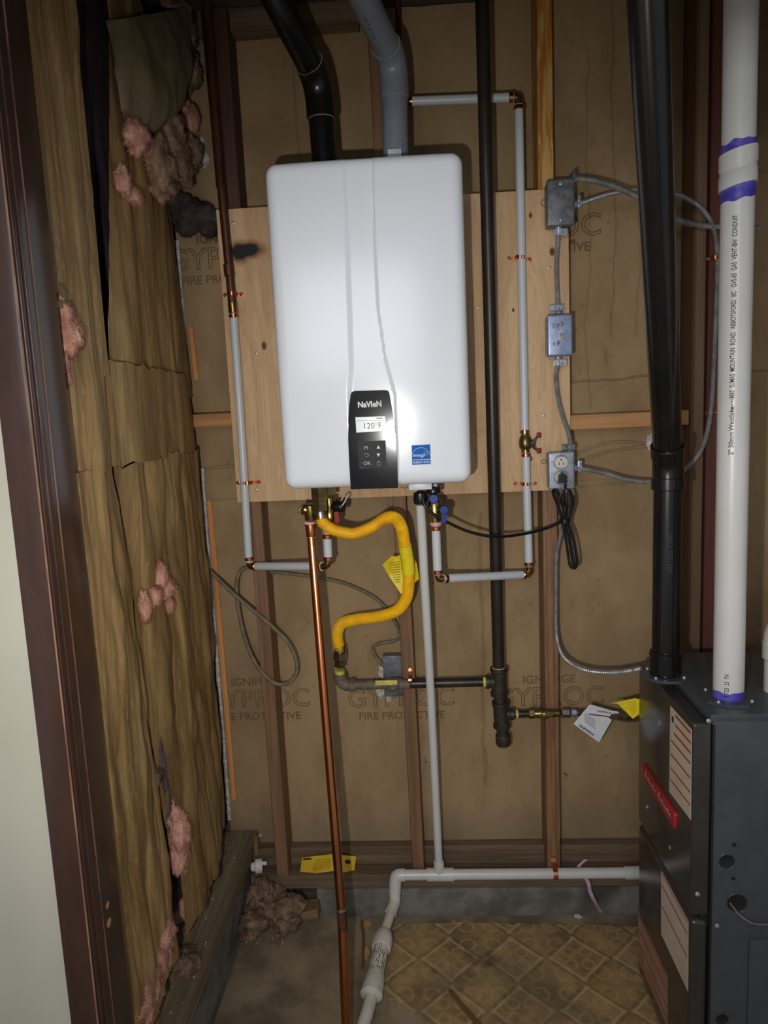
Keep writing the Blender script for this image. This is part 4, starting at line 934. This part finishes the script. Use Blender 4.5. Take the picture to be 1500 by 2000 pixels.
tg_ = new(); prism(tg_, [(-.003, 0), (.003, 0), (.0025, 1), (-.0025, 1)], (kx + .001, ky, kz), X_, Vector((0, -.013, -.010)), Vector((0, -.003, .006))); part('toggle_lever', tg_, 'ivory', sw)
for pz in (K[3] - .022, K[2] + .02): part('screw', screwhead((kx + .001, ky, pz), (0, -1, 0), .0035, .0018), 'galv', sb)
hand = [('O', -.0155, .0235), ('F', -.006, .0235), ('F', .005, .0265), ('o', -.016, -.0215), ('N', -.005, -.0195)]
strokes = {'O': [[(-.35, 0), (-.1, .5), (.35, .45), (.3, -.2), (-.1, -.5), (-.35, 0)]], 'o': [[(-.3, 0), (0, .35), (.3, .2), (.1, -.3), (-.2, -.3), (-.3, 0)]], 'F': [[(.1, .5), (-.15, -.5)], [(.1, .5), (.5, .45)], [(-.02, .05), (.4, .08)]], 'N': [[(-.35, -.5), (-.1, .5)], [(-.1, .5), (.1, -.45)], [(.1, -.45), (.45, .5)]]}
bm = new()
for ch, dx, dz in hand:
    for st_ in strokes[ch]:
        sp_ = [Vector((kx + dx + p * .0095, ky - .0003, kz + dz + q * .0115)) for p, q in st_]; tube(bm, smooth_path(sp_, .001) if len(sp_) > 2 else sp_, .0007, 5)
part('marker_writing', bm, 'ink', sb, smooth=0)
ob_, oc, O = ebox('outlet_box', 'steel outlet box with two sockets and a black plug', 'electrical box', 1071, 881, 1122, 957, 'galv', 'galv')
ox = (O[0] + O[1]) / 2; oz = (O[2] + O[3]) / 2; oy = O[4]
for s, dz in ((1, .0205), (-1, -.0205)):
    c = Vector((ox - .001, oy, oz + dz + .002))
    part('socket_ring', tube(new(), ringpath(c, Y_, .0185, 28), .0016, 8, closed=True), 'galv', ob_)
    f_ = [(.0165 * math.cos(t), max(-.0135, min(.0135, .0165 * math.sin(t)))) for t in [2 * PI * k / 28 for k in range(28)]]
    rc = part('receptacle', prism(new(), f_, c + Y_ * .003, X_, Z_, (0, -.005, 0)), 'ivory', ob_)
    for dx in (-.0055, .0055): part('socket_slot', B(c + Vector((dx - .0009, -.0024, -.007)), c + Vector((dx + .0009, -.0015, .001))), 'slot', rc, smooth=0)
    part('socket_slot', L(c + Vector((0, -.0024, .007)), Y_, [(0, .0024), (.001, .0024)], 10), 'slot', rc)
part('screw', screwhead((ox, oy, oz + .002), (0, -1, 0), .003, .0015), 'galv', ob_)
yc = yp - .024
def jpt(px, py): return at(px, py, yc)
clamp(jb, at(1112, 351, yc), (1, 0, .1), 'galv_dull'); clamp(jb, at(1122, 400, yc), (1, 0, .1)); clamp(jb, at(1091, 445, yc), (0, 0, -1))
clamp(sb, at(1091, 610, yc), (0, 0, 1)); clamp(sb, at(1090, 700, yc), (0, 0, -1))
clamp(ob_, at(1123, 914, yc), (1, 0, 0)); clamp(ob_, at(1113, 882, yc), (0, 0, 1), 'galv_dull')
def bx(label, pts, r=.0062):
    path = smooth_path(pts, .0013); bm = tube(new(), path, [r + .0013 * math.sin(2 * PI * i / 5.0) for i in range(len(path))], 10)
    return solo('armoured_cable', bm, 'bx', label, 'cable')
bx('short armoured steel cable between junction box and switch box', [jpt(1091, 452), jpt(1087, 510), jpt(1088, 560), jpt(1090, 604)])
bx('short armoured steel cable between switch box and outlet box', [jpt(1090, 706), jpt(1086, 735), jpt(1090, 775), jpt(1100, 815), jpt(1110, 845), jpt(1116, 876)])
bx('armoured steel cable arching from the outlet box up to the junction box', [at(1130, 914, yc), at(1180, 924, -.04), at(1225, 937, -.05), at(1280, 940, -.06), at(1330, 922, -.06), at(1368, 882, -.05), at(1386, 820, -.03), at(1393, 740, -.02), at(1398, 620, -.015), at(1401, 520, -.015), at(1396, 455, -.015), at(1375, 412, -.02), at(1335, 384, -.03), at(1285, 372, -.03), at(1240, 371, -.03), at(1190, 379, -.035), at(1132, 398, yc)])
bx('armoured steel cable sloping right from top of junction box', [at(1120, 349, yc), at(1160, 353, -.05), at(1210, 368, -.06), at(1260, 393, -.05), at(1320, 428, -.03), at(1370, 440, -.02), at(1420, 443, -.02), at(1480, 446, -.02)], .0074)
bx('armoured steel cable drooping from behind the power cord to the furnace', [at(1100, 962, -.03), at(1101, 1010, -.03), at(1094, 1050, -.025), at(1087, 1085, -.02), at(1086, 1150, -.02), at(1086, 1220, -.03), at(1090, 1258, -.06), at(1105, 1288, -.10), at(1140, 1308, -.16), at(1190, 1314, -.22), at(1236, 1309, -.28), at(1252, 1305, -.30)], .0052)
for px, py, lab in ((1391, 503, 'small copper cable strap on the red board, upper one by the white pipe'), (1384, 806, 'small copper cable strap on the red board, lower one at mid height')):
    strap(lab, at(px + 6, py, -.015), (0, 0, 1), .0066, 0.0, .018, False)
# power cord
pc = thing('power_cord', 'black heater power cord with a tied bundle hanging from the outlet', 'cord', at(1100, 1110, -.09))
yo = -.105
part('cord', tube(new(), smooth_path(P3([(826, 972, -.235), (830, 988, -.24), (845, 1004, -.24), (870, 1018, -.235), (915, 1038, -.215), (965, 1048, -.19), (1015, 1044, -.15), (1060, 1034, -.12), (1090, 1022, -.11), (1100, 1012, yo)]), .004), .0040, 10), 'rubber', pc)
def loop(pts, n='cord_loop'): part(n, tube(new(), smooth_path(P3(pts), .003), .0036, 8), 'rubber', pc)
loop([(1098, 1015, yo), (1088, 985, yo), (1080, 962, yo - .005), (1083, 957, yo - .01), (1092, 965, yo - .012), (1103, 1000, yo - .010), (1106, 1025, yo)])
loop([(1100, 1015, yo - .008), (1092, 990, yo - .010), (1093, 972, yo - .012), (1100, 962, yo - .014), (1104, 985, yo - .014), (1105, 1015, yo - .012)])
loop([(1105, 1018, yo - .004), (1114, 985, yo - .006), (1117, 970, yo - .008), (1113, 959, yo - .010), (1106, 960, yo - .010), (1107, 985, yo - .010), (1106, 1018, yo - .006)])
loop([(1098, 1020, yo), (1106, 1060, yo), (1112, 1100, yo), (1117, 1109, yo - .004), (1122, 1108, yo - .006), (1118, 1080, yo - .006), (1112, 1045, yo - .006), (1106, 1018, yo - .006)])
loop([(1100, 1018, yo - .010), (1110, 1050, yo - .010), (1116, 1085, yo - .010), (1120, 1108, yo - .012), (1126, 1106, yo - .014), (1126, 1085, yo - .014), (1119, 1050, yo - .012), (1108, 1018, yo - .010)])
loop([(1108, 1015, yo - .006), (1116, 985, yo - .002), (1118, 968, yo), (1120, 985, yo + .002), (1112, 1015, yo)])
loop([(1104, 944, oy - .022), (1104, 962, oy - .024), (1104, 990, yo - .014), (1104, 1015, yo - .012)], 'plug_lead')
part('cord_tie', sleeve(at(1103, 1022, yo - .004), at(1103, 1012, yo - .004), .0145), 'rubber', pc)
pz = at(1098, 934, oy - .012)
part('plug', prism(new(), [(-.012, -.012), (.010, -.012), (.011, .006), (.004, .014), (-.002, .016), (-.010, .008)], Vector((pz.x, oy - .003, pz.z)), X_, Z_, (0, -.022, 0)), 'rubber', pc)
# old dusty cable and its box
ol = [(372, 1070, .05), (388, 1090, .04), (420, 1125, .01), (470, 1172, -.012), (530, 1222, -.012), (566, 1260, -.012), (580, 1300, -.012), (572, 1326, -.012), (550, 1337, -.012), (525, 1326, -.01), (497, 1292, 0), (478, 1245, .01), (466, 1190, .02), (462, 1145, .03), (468, 1117, .04), (484, 1108, .05), (500, 1112, .06)]
oc_ = thing('old_cable', 'dusty grey cable looping across the left stud and on to a steel box', 'cable', at(550, 1340, -.01))
part('cable', tube(new(), smooth_path(P3(ol), .006), .0062, 10), 'grey_cable', oc_)
part('cable', tube(new(), smooth_path(P3([(526, 1117, .055), (560, 1120, .05), (620, 1128, .05), (680, 1142, .05), (735, 1170, .05), (768, 1208, .05), (779, 1238, .05), (772, 1251, .05), (740, 1257, .055), (728, 1266, .06), (735, 1284, .06), (750, 1302, .06), (757, 1316, .06)]), .006), .0050, 10), 'grey_cable', oc_)
xb = thing('old_device_box', 'weathered steel device box set in the board behind the gas branch', 'electrical box', at(768, 1362, .06))
p, q = at(751, 1361, .05), at(784, 1281, .05)
part('box_body', B((p.x, .05, p.z), (q.x, .086, q.z), .002), 'galv_dull', xb)
part('knockout', L(at(776, 1346, .0495), -Y_, [(0, .003), (.0006, .003)], 10), 'slot', xb)
part('bracket', B((p.x - .001, .048, at(760, 1349, .05).z), (q.x + .002, .051, at(760, 1345, .05).z)), 'galv_dull', xb)
for c, s in (((746, 1312), 1), ((743, 1347), 1.2), ((760, 1363), .7), ((1272, 866), 1.3), ((1338, 872), 1.1), ((1342, 896), 1.2)): part('torn_gypsum_edge', fluff(new(), at(c[0], c[1], .083), (.010 * s, .003, .018 * s), c[0], .6, 3, 2.2, False), 'gypsum', wb)
# ================================================================== FURNACE
fx, fn, ff = .525, -.61, -.25
fu = thing('furnace', 'charcoal gas furnace cabinet with red badge and paper labels', 'furnace', (.9, -.43, 0))
cx0 = .563; ct = .902
part('cabinet', B((cx0, fn, .0), (1.16, ff, ct), .004, 2), 'furnace', fu)
part('top_panel', B((cx0 - .006, fn - .003, ct - .012), (1.163, ff + .003, ct + .003), .003, 2), 'furnace', fu)
zu, zl = atx(1243, 1297, fx).z, atx(1245, 1602, fx).z
zlo = .455
def door(name, z0, z1, b=.006):
    return part(name, B((fx, fn, z0), (cx0 - .001, ff, z1), b, 3), 'furnace_door', fu)
ud = door('upper_door', zlo + .008, .885); ld = door('lower_door', .03, zlo - .004, .012)
part('door_gap', B((fx + .02, fn + .004, zlo - .02), (cx0, ff - .004, zlo + .02)), 'slot', fu)
part('corner_gap_shade', B((cx0 - .0005, fn - .004, .02), (cx0 + .004, fn + .01, ct - .02), .001), 'slot', fu)  # dark strip painting the shade of the gap between door and cabinet
def decal(name, px, m, parent, off=.0006): return part(name, slab([atx(a, b, fx - off) for a, b in px], (off + .0003, 0, 0)), m, parent, smooth=0)
l1 = decal('paper_label', [(1309, 1378), (1350.5, 1425), (1349, 1602), (1307, 1546)], 'label_cream', fu)
def bars(px, rows, parent, m='label_orange', x=.0009, inset=.04):
    bm = new(); A, Bq, Cq, D = [atx(a, b, fx - x) for a, b in px]
    for f, h, u0, u1 in rows:
        p0 = A.lerp(Bq, u0); p1 = A.lerp(Bq, u1); q0 = D.lerp(Cq, u0); q1 = D.lerp(Cq, u1)
        v = [bm.verts.new(c) for c in (p0.lerp(q0, f), p1.lerp(q1, f), p1.lerp(q1, f + h), p0.lerp(q0, f + h))]; bm.faces.new(v)
    part('label_print', bm, m, parent, smooth=0)
lp = [(1309, 1378), (1350.5, 1425), (1349, 1602), (1307, 1546)]
bars(lp, [(.03, .035, .25, .97), (.14, .03, .25, .97), (.25, .03, .2, .97), (.37, .025, .05, .97), (.53, .025, .05, .97), (.69, .025, .05, .97), (.83, .025, .05, .97)], l1)
bars(lp, [(.09, .07, .08, .18)], l1, 'ink')
lp2 = [(1291, 1700), (1344, 1800), (1343, 1936), (1291, 1824)]
l2 = decal('paper_label', lp2, 'label_cream', fu); bars(lp2, [(.02, .02, .05, .97), (.19, .03, .02, .97), (.52, .03, .02, .97)], l2)
lp3 = [(1246, 1782), (1303, 1906), (1303, 2004), (1247, 1875)]
M['label_pink'] = mat('faded_pink_label', (176, 138, 126), (160, 122, 112), (20, 20, 20), .5)
l3 = decal('paper_label', lp3, 'label_pink', fu); bars(lp3, [(.02, .04, 0, 1), (.3, .04, 0, 1), (.6, .04, 0, 1), (.85, .04, 0, 1)], l3)
# badge
bc = [atx(a, b, fx) for a, b in ((1257.5, 1488), (1322, 1583), (1321, 1620), (1258.5, 1523))]
by0, by1 = bc[0].y, bc[1].y; bz1, bz0 = bc[0].z, bc[2].z; bl = (by0 - by1) / 2; bh = (bz1 - bz0) / 2; bo = Vector((fx, (by0 + by1) / 2, (bz0 + bz1) / 2))
bg = part('badge', prism(new(), roundrect(bl, bh, .008), bo, -Y_, Z_, (-.004, 0, 0)), 'badge_red', fu)
part('badge_rim', tube(new(), [bo - Y_ * a + Z_ * b - X_ * .004 for a, b in roundrect(bl - .003, bh - .003, .006)], .0018, 6, closed=True), 'badge_red', bg)
bm = new()
for x0_, ch, ln in ((-.80, 7, .70), (.04, 7, .74)):
    pts = []
    for k in range(ch * 8 + 1):
        t = k / 8; a_ = t * 2 * PI; hgt = .62 if t < 1 else (.45 if int(t) % 3 == 2 else .26)
        pts.append(bo - X_ * .0045 - Y_ * (bl * (x0_ + ln * t / ch + .045 * math.sin(a_))) + Z_ * (bh * (-.30 + hgt * (1 - math.cos(a_)) * .62)))
    tube(bm, smooth_path(pts, .0015), .0008, 5)
part('badge_lettering', bm, 'badge_silver', bg)
def fscrew(px, py, x=None, y=None, r=.005):
    p = atx(px, py, x) if x is not None else at(px, py, y); part('screw', screwhead(p, (-1, 0, 0) if x is not None else (0, -1, 0), r, .003), 'galv', fu)
fscrew(1264, 1576, fx + .0003); fscrew(1309, 1655, fx + .001); fscrew(1362, 1746, None, fn); fscrew(1400, 1808, None, fn); fscrew(1384, 1408, None, fn - .003)
em = atx(1288, 1412, fx); part('emblem', tube(new(), [em + Vector((-.0003, .007 * math.cos(t) , .009 * math.sin(t))) for t in [2 * PI * k / 14 for k in range(14)]], .0012, 6, closed=True), 'galv', fu)
# knockouts on the near side
for px, py, r in ((1419, 1682, .0165), (1439, 1763, .021), (1410, 1990, .014)):
    p = at(px, py, fn); kn = part('knockout', L(p + Y_ * .001, -Y_, [(0, r), (.0015, r), (.0016, r * .92), (.0012, r * .86)], 26), 'slot', fu)
    part('knockout_lip', tube(new(), ringpath(p - Y_ * .001, Y_, r, 26), .0012, 6, closed=True), 'furnace', kn)
for px, py in ((1434, 1650), (1432, 1716)): part('bolt_hole', L(at(px, py, fn) + Y_ * .0005, -Y_, [(0, .0045), (.0012, .0045)], 12), 'slot', fu)
part('side_panel_step', B((at(1463, 1800, fn).x, fn - .006, .0), (1.16, fn + .002, at(1463, 1832, fn).z), .003), 'furnace', fu)
solo('thin_wire', tube(new(), smooth_path([at(1425, 1763, fn - .003), at(1432, 1772, fn - .006), at(1446, 1788, fn - .02), at(1470, 1803, fn - .03), at(1502, 1806, fn - .03)], .003), .0016, 6), 'grey_cable', 'thin grey wire coming out of the furnace side knockout', 'wire')
def flange(px, py, y, r, seg):
    p = at(px, py, y); p.z = ct + .003; pts = [(r * math.cos(2 * PI * k / seg + .39), r * math.sin(2 * PI * k / seg + .39)) for k in range(seg)]
    fl_ = part('pipe_flange', prism(new(), pts, p, X_, Y_, Z_ * .006), 'furnace', fu)
    for k in range(4):
        t = PI / 4 + k * PI / 2; part('screw', screwhead(p + Vector((r * .88 * math.cos(t), r * .88 * math.sin(t), .006)), Z_, .004, .005), 'galv', fl_)
    return p
pa = flange(1300, 1255, -.40, .050, 24); pv = flange(1422, 1376, -.535, .054, 8)
# ================================================================== BIG VENT PIPES
ap = thing('black_vent_pipe', 'large black plastic vent pipe rising from the furnace top', 'pipe', pa + Z_ * .006)
e = at(1311, 905, pa.y + .0); e.x = pa.x + .002; t = at(1262, -62, -.825); ed = (t - e).normalized(); rA = .0302
part('pipe', run([pa + Z_ * .006, e - Z_ * .03], rA, 28), 'abs', ap)
part('socket', sleeve(pa + Z_ * .007, pa + Z_ * .062, rA + .0045, .002, 28), 'abs', ap)
part('socket_rim', tube(new(), ringpath(pa + Z_ * .052, Z_, rA + .0046, 28), .0014, 6, closed=True), 'abs', ap)
part('elbow', tube(new(), smooth_path([e - Z_ * .05, e - Z_ * .012, e + ed * .012, e + ed * .045], .006), rA + .0032, 28), 'abs', ap)
part('elbow_rim', sleeve(e - Z_ * .058, e - Z_ * .03, rA + .0052, .002, 28), 'abs', ap)
part('elbow_rim', sleeve(e + ed * .02, e + ed * .05, rA + .0052, .002, 28), 'abs', ap)
part('pipe', run([e + ed * .03, t], rA, 28), 'abs', ap, 'sloping black pipe')
part('elbow', tube(new(), smooth_path([t - ed * .02, t + ed * .02, t + ed * .03 + Z_ * .03, t + ed * .03 + Z_ * .08], .006), rA + .0032, 28), 'abs', ap)
part('pipe', run([t + ed * .03 + Z_ * .05, t + ed * .03 + Z_ * (2.6 - t.z)], rA, 28), 'abs', ap)
o_ = pa.lerp(e, .60); uu = (CAM - o_); uu.z = 0; uu.normalize(); vv = uu.cross(Z_)
text('pipe_print', 'ABS CELL CORE', .013, o_, Z_, vv, 'abs_text', ap, warp=lambda p, q, s: o_ + Z_ * p + (uu * math.cos(q / rA - .25) + vv * math.sin(q / rA - .25)) * (rA + .0003))
wp = thing('white_vent_pipe', 'large white plastic vent pipe with purple primer marks at its joints', 'pipe', pv + Z_ * .006)
rW = .0302; top = at(1448, -10, -.53); top = Vector((top.x, top.y, top.z))
base = pv + Z_ * .006; wd = (top - base).normalized()
jz = at(1445, 330, -.53); sj = (jz - base).dot(wd); jc_ = base + wd * sj
part('pipe', run([base, base + wd * ((2.6 - base.z) / wd.z)], rW, 32), 'white_pvc', wp)
def wavy(p, d, h0, h1, r, seed, m='purple', sl=0.0):
    u, v = frame(Vector(d).normalized()); bm = new(); lo = []; hi = []
    for k in range(40):
        t = 2 * PI * k / 40; w_ = u * math.cos(t) + v * math.sin(t); a = .004 * noise.noise(Vector((math.cos(t) * 1.5, math.sin(t) * 1.5, seed)))
        g_ = sl * w_.x * r; lo.append(bm.verts.new(p + d * (h0 + g_ + a * (2 if h0 < -.01 else .3)) + w_ * r)); hi.append(bm.verts.new(p + d * (h1 + g_ + a * 2) + w_ * r))
    for k in range(40): bm.faces.new((lo[k], lo[(k + 1) % 40], hi[(k + 1) % 40], hi[k]))
    part('primer_band', bm, m, wp)
wt = (Matrix.Rotation(math.radians(-9), 3, 'Y') @ wd).normalized()
wavy(base, wd, 0, .016, rW + .0004, 1); wavy(jc_, wd, -.060, -.030, rW + .0005, 2, sl=.2); wavy(jc_, wd, .026, .047, rW + .0005, 3, sl=.1)
tl = Vector((.16, .0, 0))
bm = L(jc_ - wd * .034, wd, [(0, rW + .0015), (.001, rW + .0042), (.026, rW + .0042), (.028, rW + .0026), (.036, rW + .0026), (.038, rW + .0042), (.066, rW + .0042), (.067, rW + .0015)], 32)
for v in bm.verts: v.co += wd * .2 * (v.co - jc_).x
part('coupling', bm, 'white_pvc', wp)
def wprint(body, px, py, size, align='LEFT', side=.10, sx=1.0):
    p = at(px, py, -.53 - rW); s = (p - base).dot(wd); o = base + wd * s; uu = (CAM - o); uu = (uu - wd * uu.dot(wd)).normalized(); vv = uu.cross(wd)
    text('pipe_print', body, size, o, wd, vv, 'ink', wp, align, .0001, warp=lambda p, q, s_: o + wd * p * sx + (uu * math.cos(side + q / rW) + vv * math.sin(side + q / rW)) * (rW + .0004))
wprint('2" 50mm', 1425, 889, .0125); wprint('Westlake', 1425, 842, .0125)
wprint('Pipe & Fittings', 1427, 804, .0055)
wprint('3065  SUMAS  MOUNTAIN  ROAD,  ABBOTSFORD,  BC   GVS-65  GAS  VENT-BH/  CONDUIT', 1427, 779, .0128, sx=.66)
wprint('33725  23  7N', 1421, 1362, .0118, sx=.72)
# second white pipe at the right edge
w2p = thing('white_vent_pipe', 'white plastic pipe with a fitting at the right edge of the picture', 'pipe', (at(1530, 1400, -.5).x, -.5, ct + .003))
xx = at(1491, 1300, -.5).x + .034; zz = at(1492, 1280, -.5).z
part('pipe', run([Vector((xx, -.5, ct + .003)), Vector((xx, -.5, zz))], .0302, 24), 'white_pvc', w2p)
part('elbow', tube(new(), smooth_path([Vector((xx, -.5, zz + .02)), Vector((xx + .004, -.5, zz + .05)), Vector((xx + .03, -.5, zz + .078)), Vector((xx + .07, -.5, zz + .082))], .008), .0335, 24), 'white_pvc', w2p)
part('pipe', run([Vector((xx + .06, -.5, zz + .082)), Vector((xx + .4, -.5, zz + .09))], .0302, 24), 'white_pvc', w2p)
part('coupling', sleeve(Vector((xx, -.5, zz - .01)), Vector((xx, -.5, zz + .03)), .0345, .003, 24), 'white_pvc', w2p)
# ================================================================== FURNACE GAS CONNECTOR
fc = thing('gas_connector', 'flexible steel gas connector with shutoff valve leading to the furnace', 'gas line', at(1080, 1395, -.034))
tz = a2.lerp(b2, .5); zq = tz.z
def cx(px, y=-.034): return Vector((at(px, 1391, y).x, y, zq))
part('nipple', run([tz + X_ * .028, cx(1034)], .0105), 'steel_black', fc)
part('thread_tape', sleeve(cx(1007), cx(1012), .0120), 'tape_yellow', fc)
hexnut(cx(1032), cx(1044), .0145, 'brass_dull', 'hex_nut', fc)
part('valve_body', lathe(L(cx(1043), X_, [(0, .0115), (.01, .0135), (.04, .0135), (.05, .011), (.07, .011)], 18), cx(1062), (0, -1, 0), [(0, .010), (.02, .010), (.022, .006)], 14), 'brass_dull', fc)
part('valve_handle', B(cx(1056) + Vector((0, -.026, -.002)), cx(1080) + Vector((0, -.020, .008)), .002), 'brass', fc)
hexnut(cx(1096), cx(1113), .0130, 'nickel', 'hex_nut', fc)
hexnut(cx(1115), cx(1126), .0115, 'galv_blue', 'flare_nut', fc)
fpth = smooth_path([cx(1126), at(1150, 1392, -.05), at(1190, 1398, -.09), at(1225, 1403, -.15), at(1246, 1402, -.20), at(1262, 1402, -.26)], .0015)
part('flexible_tube', tube(new(), fpth, [.0088 + .0006 * math.sin(2 * PI * i / 4) for i in range(len(fpth))], 12), 'nickel', fc)
tg2 = part('paper_tag', slab([at(a, b, -.098) for a, b in ((1150, 1378), (1153, 1376), (1210, 1392), (1197, 1403), (1170, 1450), (1120, 1414))], (0, .0006, 0)), 'white_tag', fc, smooth=0)
part('tag_wrap', slab([at(a, b, -.102) for a, b in ((1152, 1382), (1208, 1390), (1208, 1402), (1152, 1392))], (0, .0006, 0)), 'white_tag', fc, smooth=0)
part('red_stripe', slab([at(a, b, -.1025) for a, b in ((1150, 1394), (1207, 1401), (1207, 1403), (1150, 1396))], (0, .0004, 0)), 'red_plastic', fc, smooth=0)
ux_ = (at(1160, 1440, -.1) - at(1128, 1418, -.1)).normalized(); vx_ = ux_.cross(-Y_).normalized(); vx_ = vx_ if vx_.z > 0 else -vx_
text('tag_lettering', 'WARNING', .0105, at(1146, 1426, -.0995), -ux_, -vx_, 'ink', tg2, bold=.0002)
bm = new()
for k in range(5):
    c = at(1152, 1416 - k * 4, -.0995) ; ribbon(bm, [c - ux_ * .018 + vx_ * .000, c + ux_ * .020], vx_ * .0009, .0002)
part('tag_print', bm, 'ink', tg2, smooth=0)
text('tag_lettering', 'WARNING', .0085, at(1180, 1390.5, -.1030), (at(1152, 1383, -.1) - at(1208, 1391, -.1)), -Z_, 'ink', fc, bold=.0001)
nt = [(1192, 1374), (1240, 1364), (1252, 1366), (1252, 1392), (1236, 1404), (1218, 1386), (1206, 1374)]
part('yellow_tag', slab([at(a, b, -.19 - .001 * (a - 1200)) for a, b in nt], (0, .0008, 0)), 'yellow_label', fc, smooth=0)
bm = new()
for k in range(6): ribbon(bm, [at(1212 + k * 4, 1376 + k * 4, -.2 - .004 * k), at(1242, 1368 + k * 4, -.236)], (0, 0, .0009), .0002)
part('tag_print', bm, 'label_ink', fc, smooth=0)
# ================================================================== SMALL THINGS
# folded yellow leaflet leaning on the sill board
lf = thing('leaflet', 'folded yellow paper leaflet leaning on the bottom plate', 'leaflet', at(640, 1706, .0))
zt_ = .137
def lpage(a, b, c, d, ya, yb, name='page'):
    return part(name, slab([at(a[0], a[1], ya), at(b[0], b[1], yb), at(c[0], c[1], yb - .012), at(d[0], d[1], ya - .012)], (0, .0006, 0)), 'yellow_card', lf, smooth=0)
pg = lpage((590, 1675), (650, 1668), (652, 1701), (585, 1710), .030, .018)
pg2 = lpage((650, 1668), (696, 1673), (691, 1707), (652, 1701), .018, .034)
part('printed_emblem', slab([at(a, b, .0215) for a, b in ((671, 1683), (678, 1679), (685, 1682), (684, 1687), (676, 1688))], (0, .0004, 0)), 'ink', pg2, smooth=0)
part('printed_heading', slab([at(a, b, .0205) for a, b in ((592, 1677), (608, 1676), (608, 1679), (592, 1680))], (0, .0004, 0)), 'ink', pg, smooth=0)
bm = new()
for k in range(7): ribbon(bm, [at(616 - k, 1680 + k * 3.2, .0175 - .0015 * k), at(646, 1677 + k * 3.2, .0115 - .0015 * k)], (0, 0, .0009), .0002)
part('printed_lines', bm, 'label_ink', pg, smooth=0)
# white plug, floor bits, ribbon, sticks
solo('white_pipe_clip', lathe(L(at(502, 1692, -.01), (-1, -.2, 0), [(-.018, .012), (-.016, .021), (.004, .022), (.006, .014), (.016, .013), (.020, .008)], 18), at(510, 1686, -.02), X_, [(0, .006), (.018, .006)], 8), 'white_bit', 'white plastic pipe clip resting on the bottom plate by the left stud', 'clip')
solo('curled_nail', L(at(498, 1650, .01), (.02, 0, 1), [(-.03, .010), (.03, .010)], 4), 'offcut', 'short upright wood chip standing at the left end of the bottom plate', 'wood scrap')
def chip(px, py, sx, sy, m, lab, name='plaster_chip', ang=.4, cat='debris'):
    c = atz(px, py, .001); o = [(sx, .2 * sy), (.3 * sx, sy), (-.8 * sx, .7 * sy), (-sx, -.5 * sy), (.1 * sx, -sy)]; ca, sa = math.cos(ang), math.sin(ang)
    solo(name, prism(new(), o, c, (ca, sa, 0), (-sa, ca, 0), (0, 0, .004)), m, lab, cat)
chip(843, 1771, .011, .010, 'white_bit', 'small white chip on the floor below the drain tee')
chip(877, 1779, .012, .026, 'white_bit', 'larger white chip on the floor right of the drain tee', ang=.5)
chip(1129, 1790, .009, .012, 'white_bit', 'tiny white chip on the floor right of the copper drain strap', ang=1.0)
chip(1189, 1778, .007, .004, 'strip', 'tiny orange wood chip on the floor near the furnace', 'wood_chip')
chip(716, 1808, .016, .018, 'raw_wood', 'orange scrap on the floor behind the drain filter', 'wood_chip', .2)
chip(716, 1865, .010, .030, 'raw_wood', 'thin orange splinter on the floor left of the drain filter', 'wood_chip', .1)
chip(640, 1765, .005, .006, 'white_bit', 'tiny white fleck on the floor by the copper pipe', ang=.2)
rp = smooth_path([Vector((at(1145, 1680, -.004).x, -.004, .185)), at(1130, 1695, -.012), at(1148, 1722, -.05), at(1152, 1740, -.052), at(1160, 1757, -.05), atz(1176, 1784, .002)], .006)
solo('foam_ribbon', ribbon(new(), rp, (.011, 0, 0), .0015), 'pink_ribbon', 'pink foam ribbon draped over the drain pipe to the floor', 'ribbon')
solo('wood_splinter', tube(new(), [atz(706, 1798, .02), atz(710, 1830, .008), atz(709, 1890, .004)], [.004, .0035, .003], 6), 'brown_stick', 'thin dark splinter on the floor left of the drain filter', 'wood scrap')
solo('wood_splinter', tube(new(), [atz(878, 1934, .007), atz(905, 1968, .006), atz(938, 2005, .006)], [.005, .007, .0075], 6), 'brown_stick', 'brown stick lying across the patterned vinyl', 'wood scrap')
rnd = random.Random(3); bm = new()
for k in range(150):
    px, py = rnd.gauss(520, 38), rnd.gauss(1822, 14)
    if k > 90: px, py = rnd.uniform(450, 1230), rnd.uniform(1775, 1830)
    c = atz(px, py, .001); s = rnd.uniform(.0012, .0042)
    if c.y > -.02: continue
    b2 = bmesh.new(); bmesh.ops.create_icosphere(b2, subdivisions=1, radius=s)
    for v in b2.verts: v.co = v.co * rnd.uniform(.6, 1.2) + c + Vector((0, 0, s * .5))
    join(bm, b2)
solo('plaster_crumbs', bm, 'crumb', 'pale plaster crumbs scattered on the floor along the back wall', 'debris', kind='stuff')
bm = new()
for k in range(50):
    px, py = rnd.uniform(345, 505), rnd.uniform(1640, 1990); c = Vector((rnd.uniform(-.65, -.575), rnd.uniform(-.7, .05), .251)); s = rnd.uniform(.0015, .004)
    b2 = bmesh.new(); bmesh.ops.create_icosphere(b2, subdivisions=1, radius=s)
    for v in b2.verts: v.co = v.co * rnd.uniform(.6, 1.2) + c
    join(bm, b2)
solo('plaster_crumbs', bm, 'crumb', 'pale crumbs and dust scattered along the left sill plank', 'debris', kind='stuff')
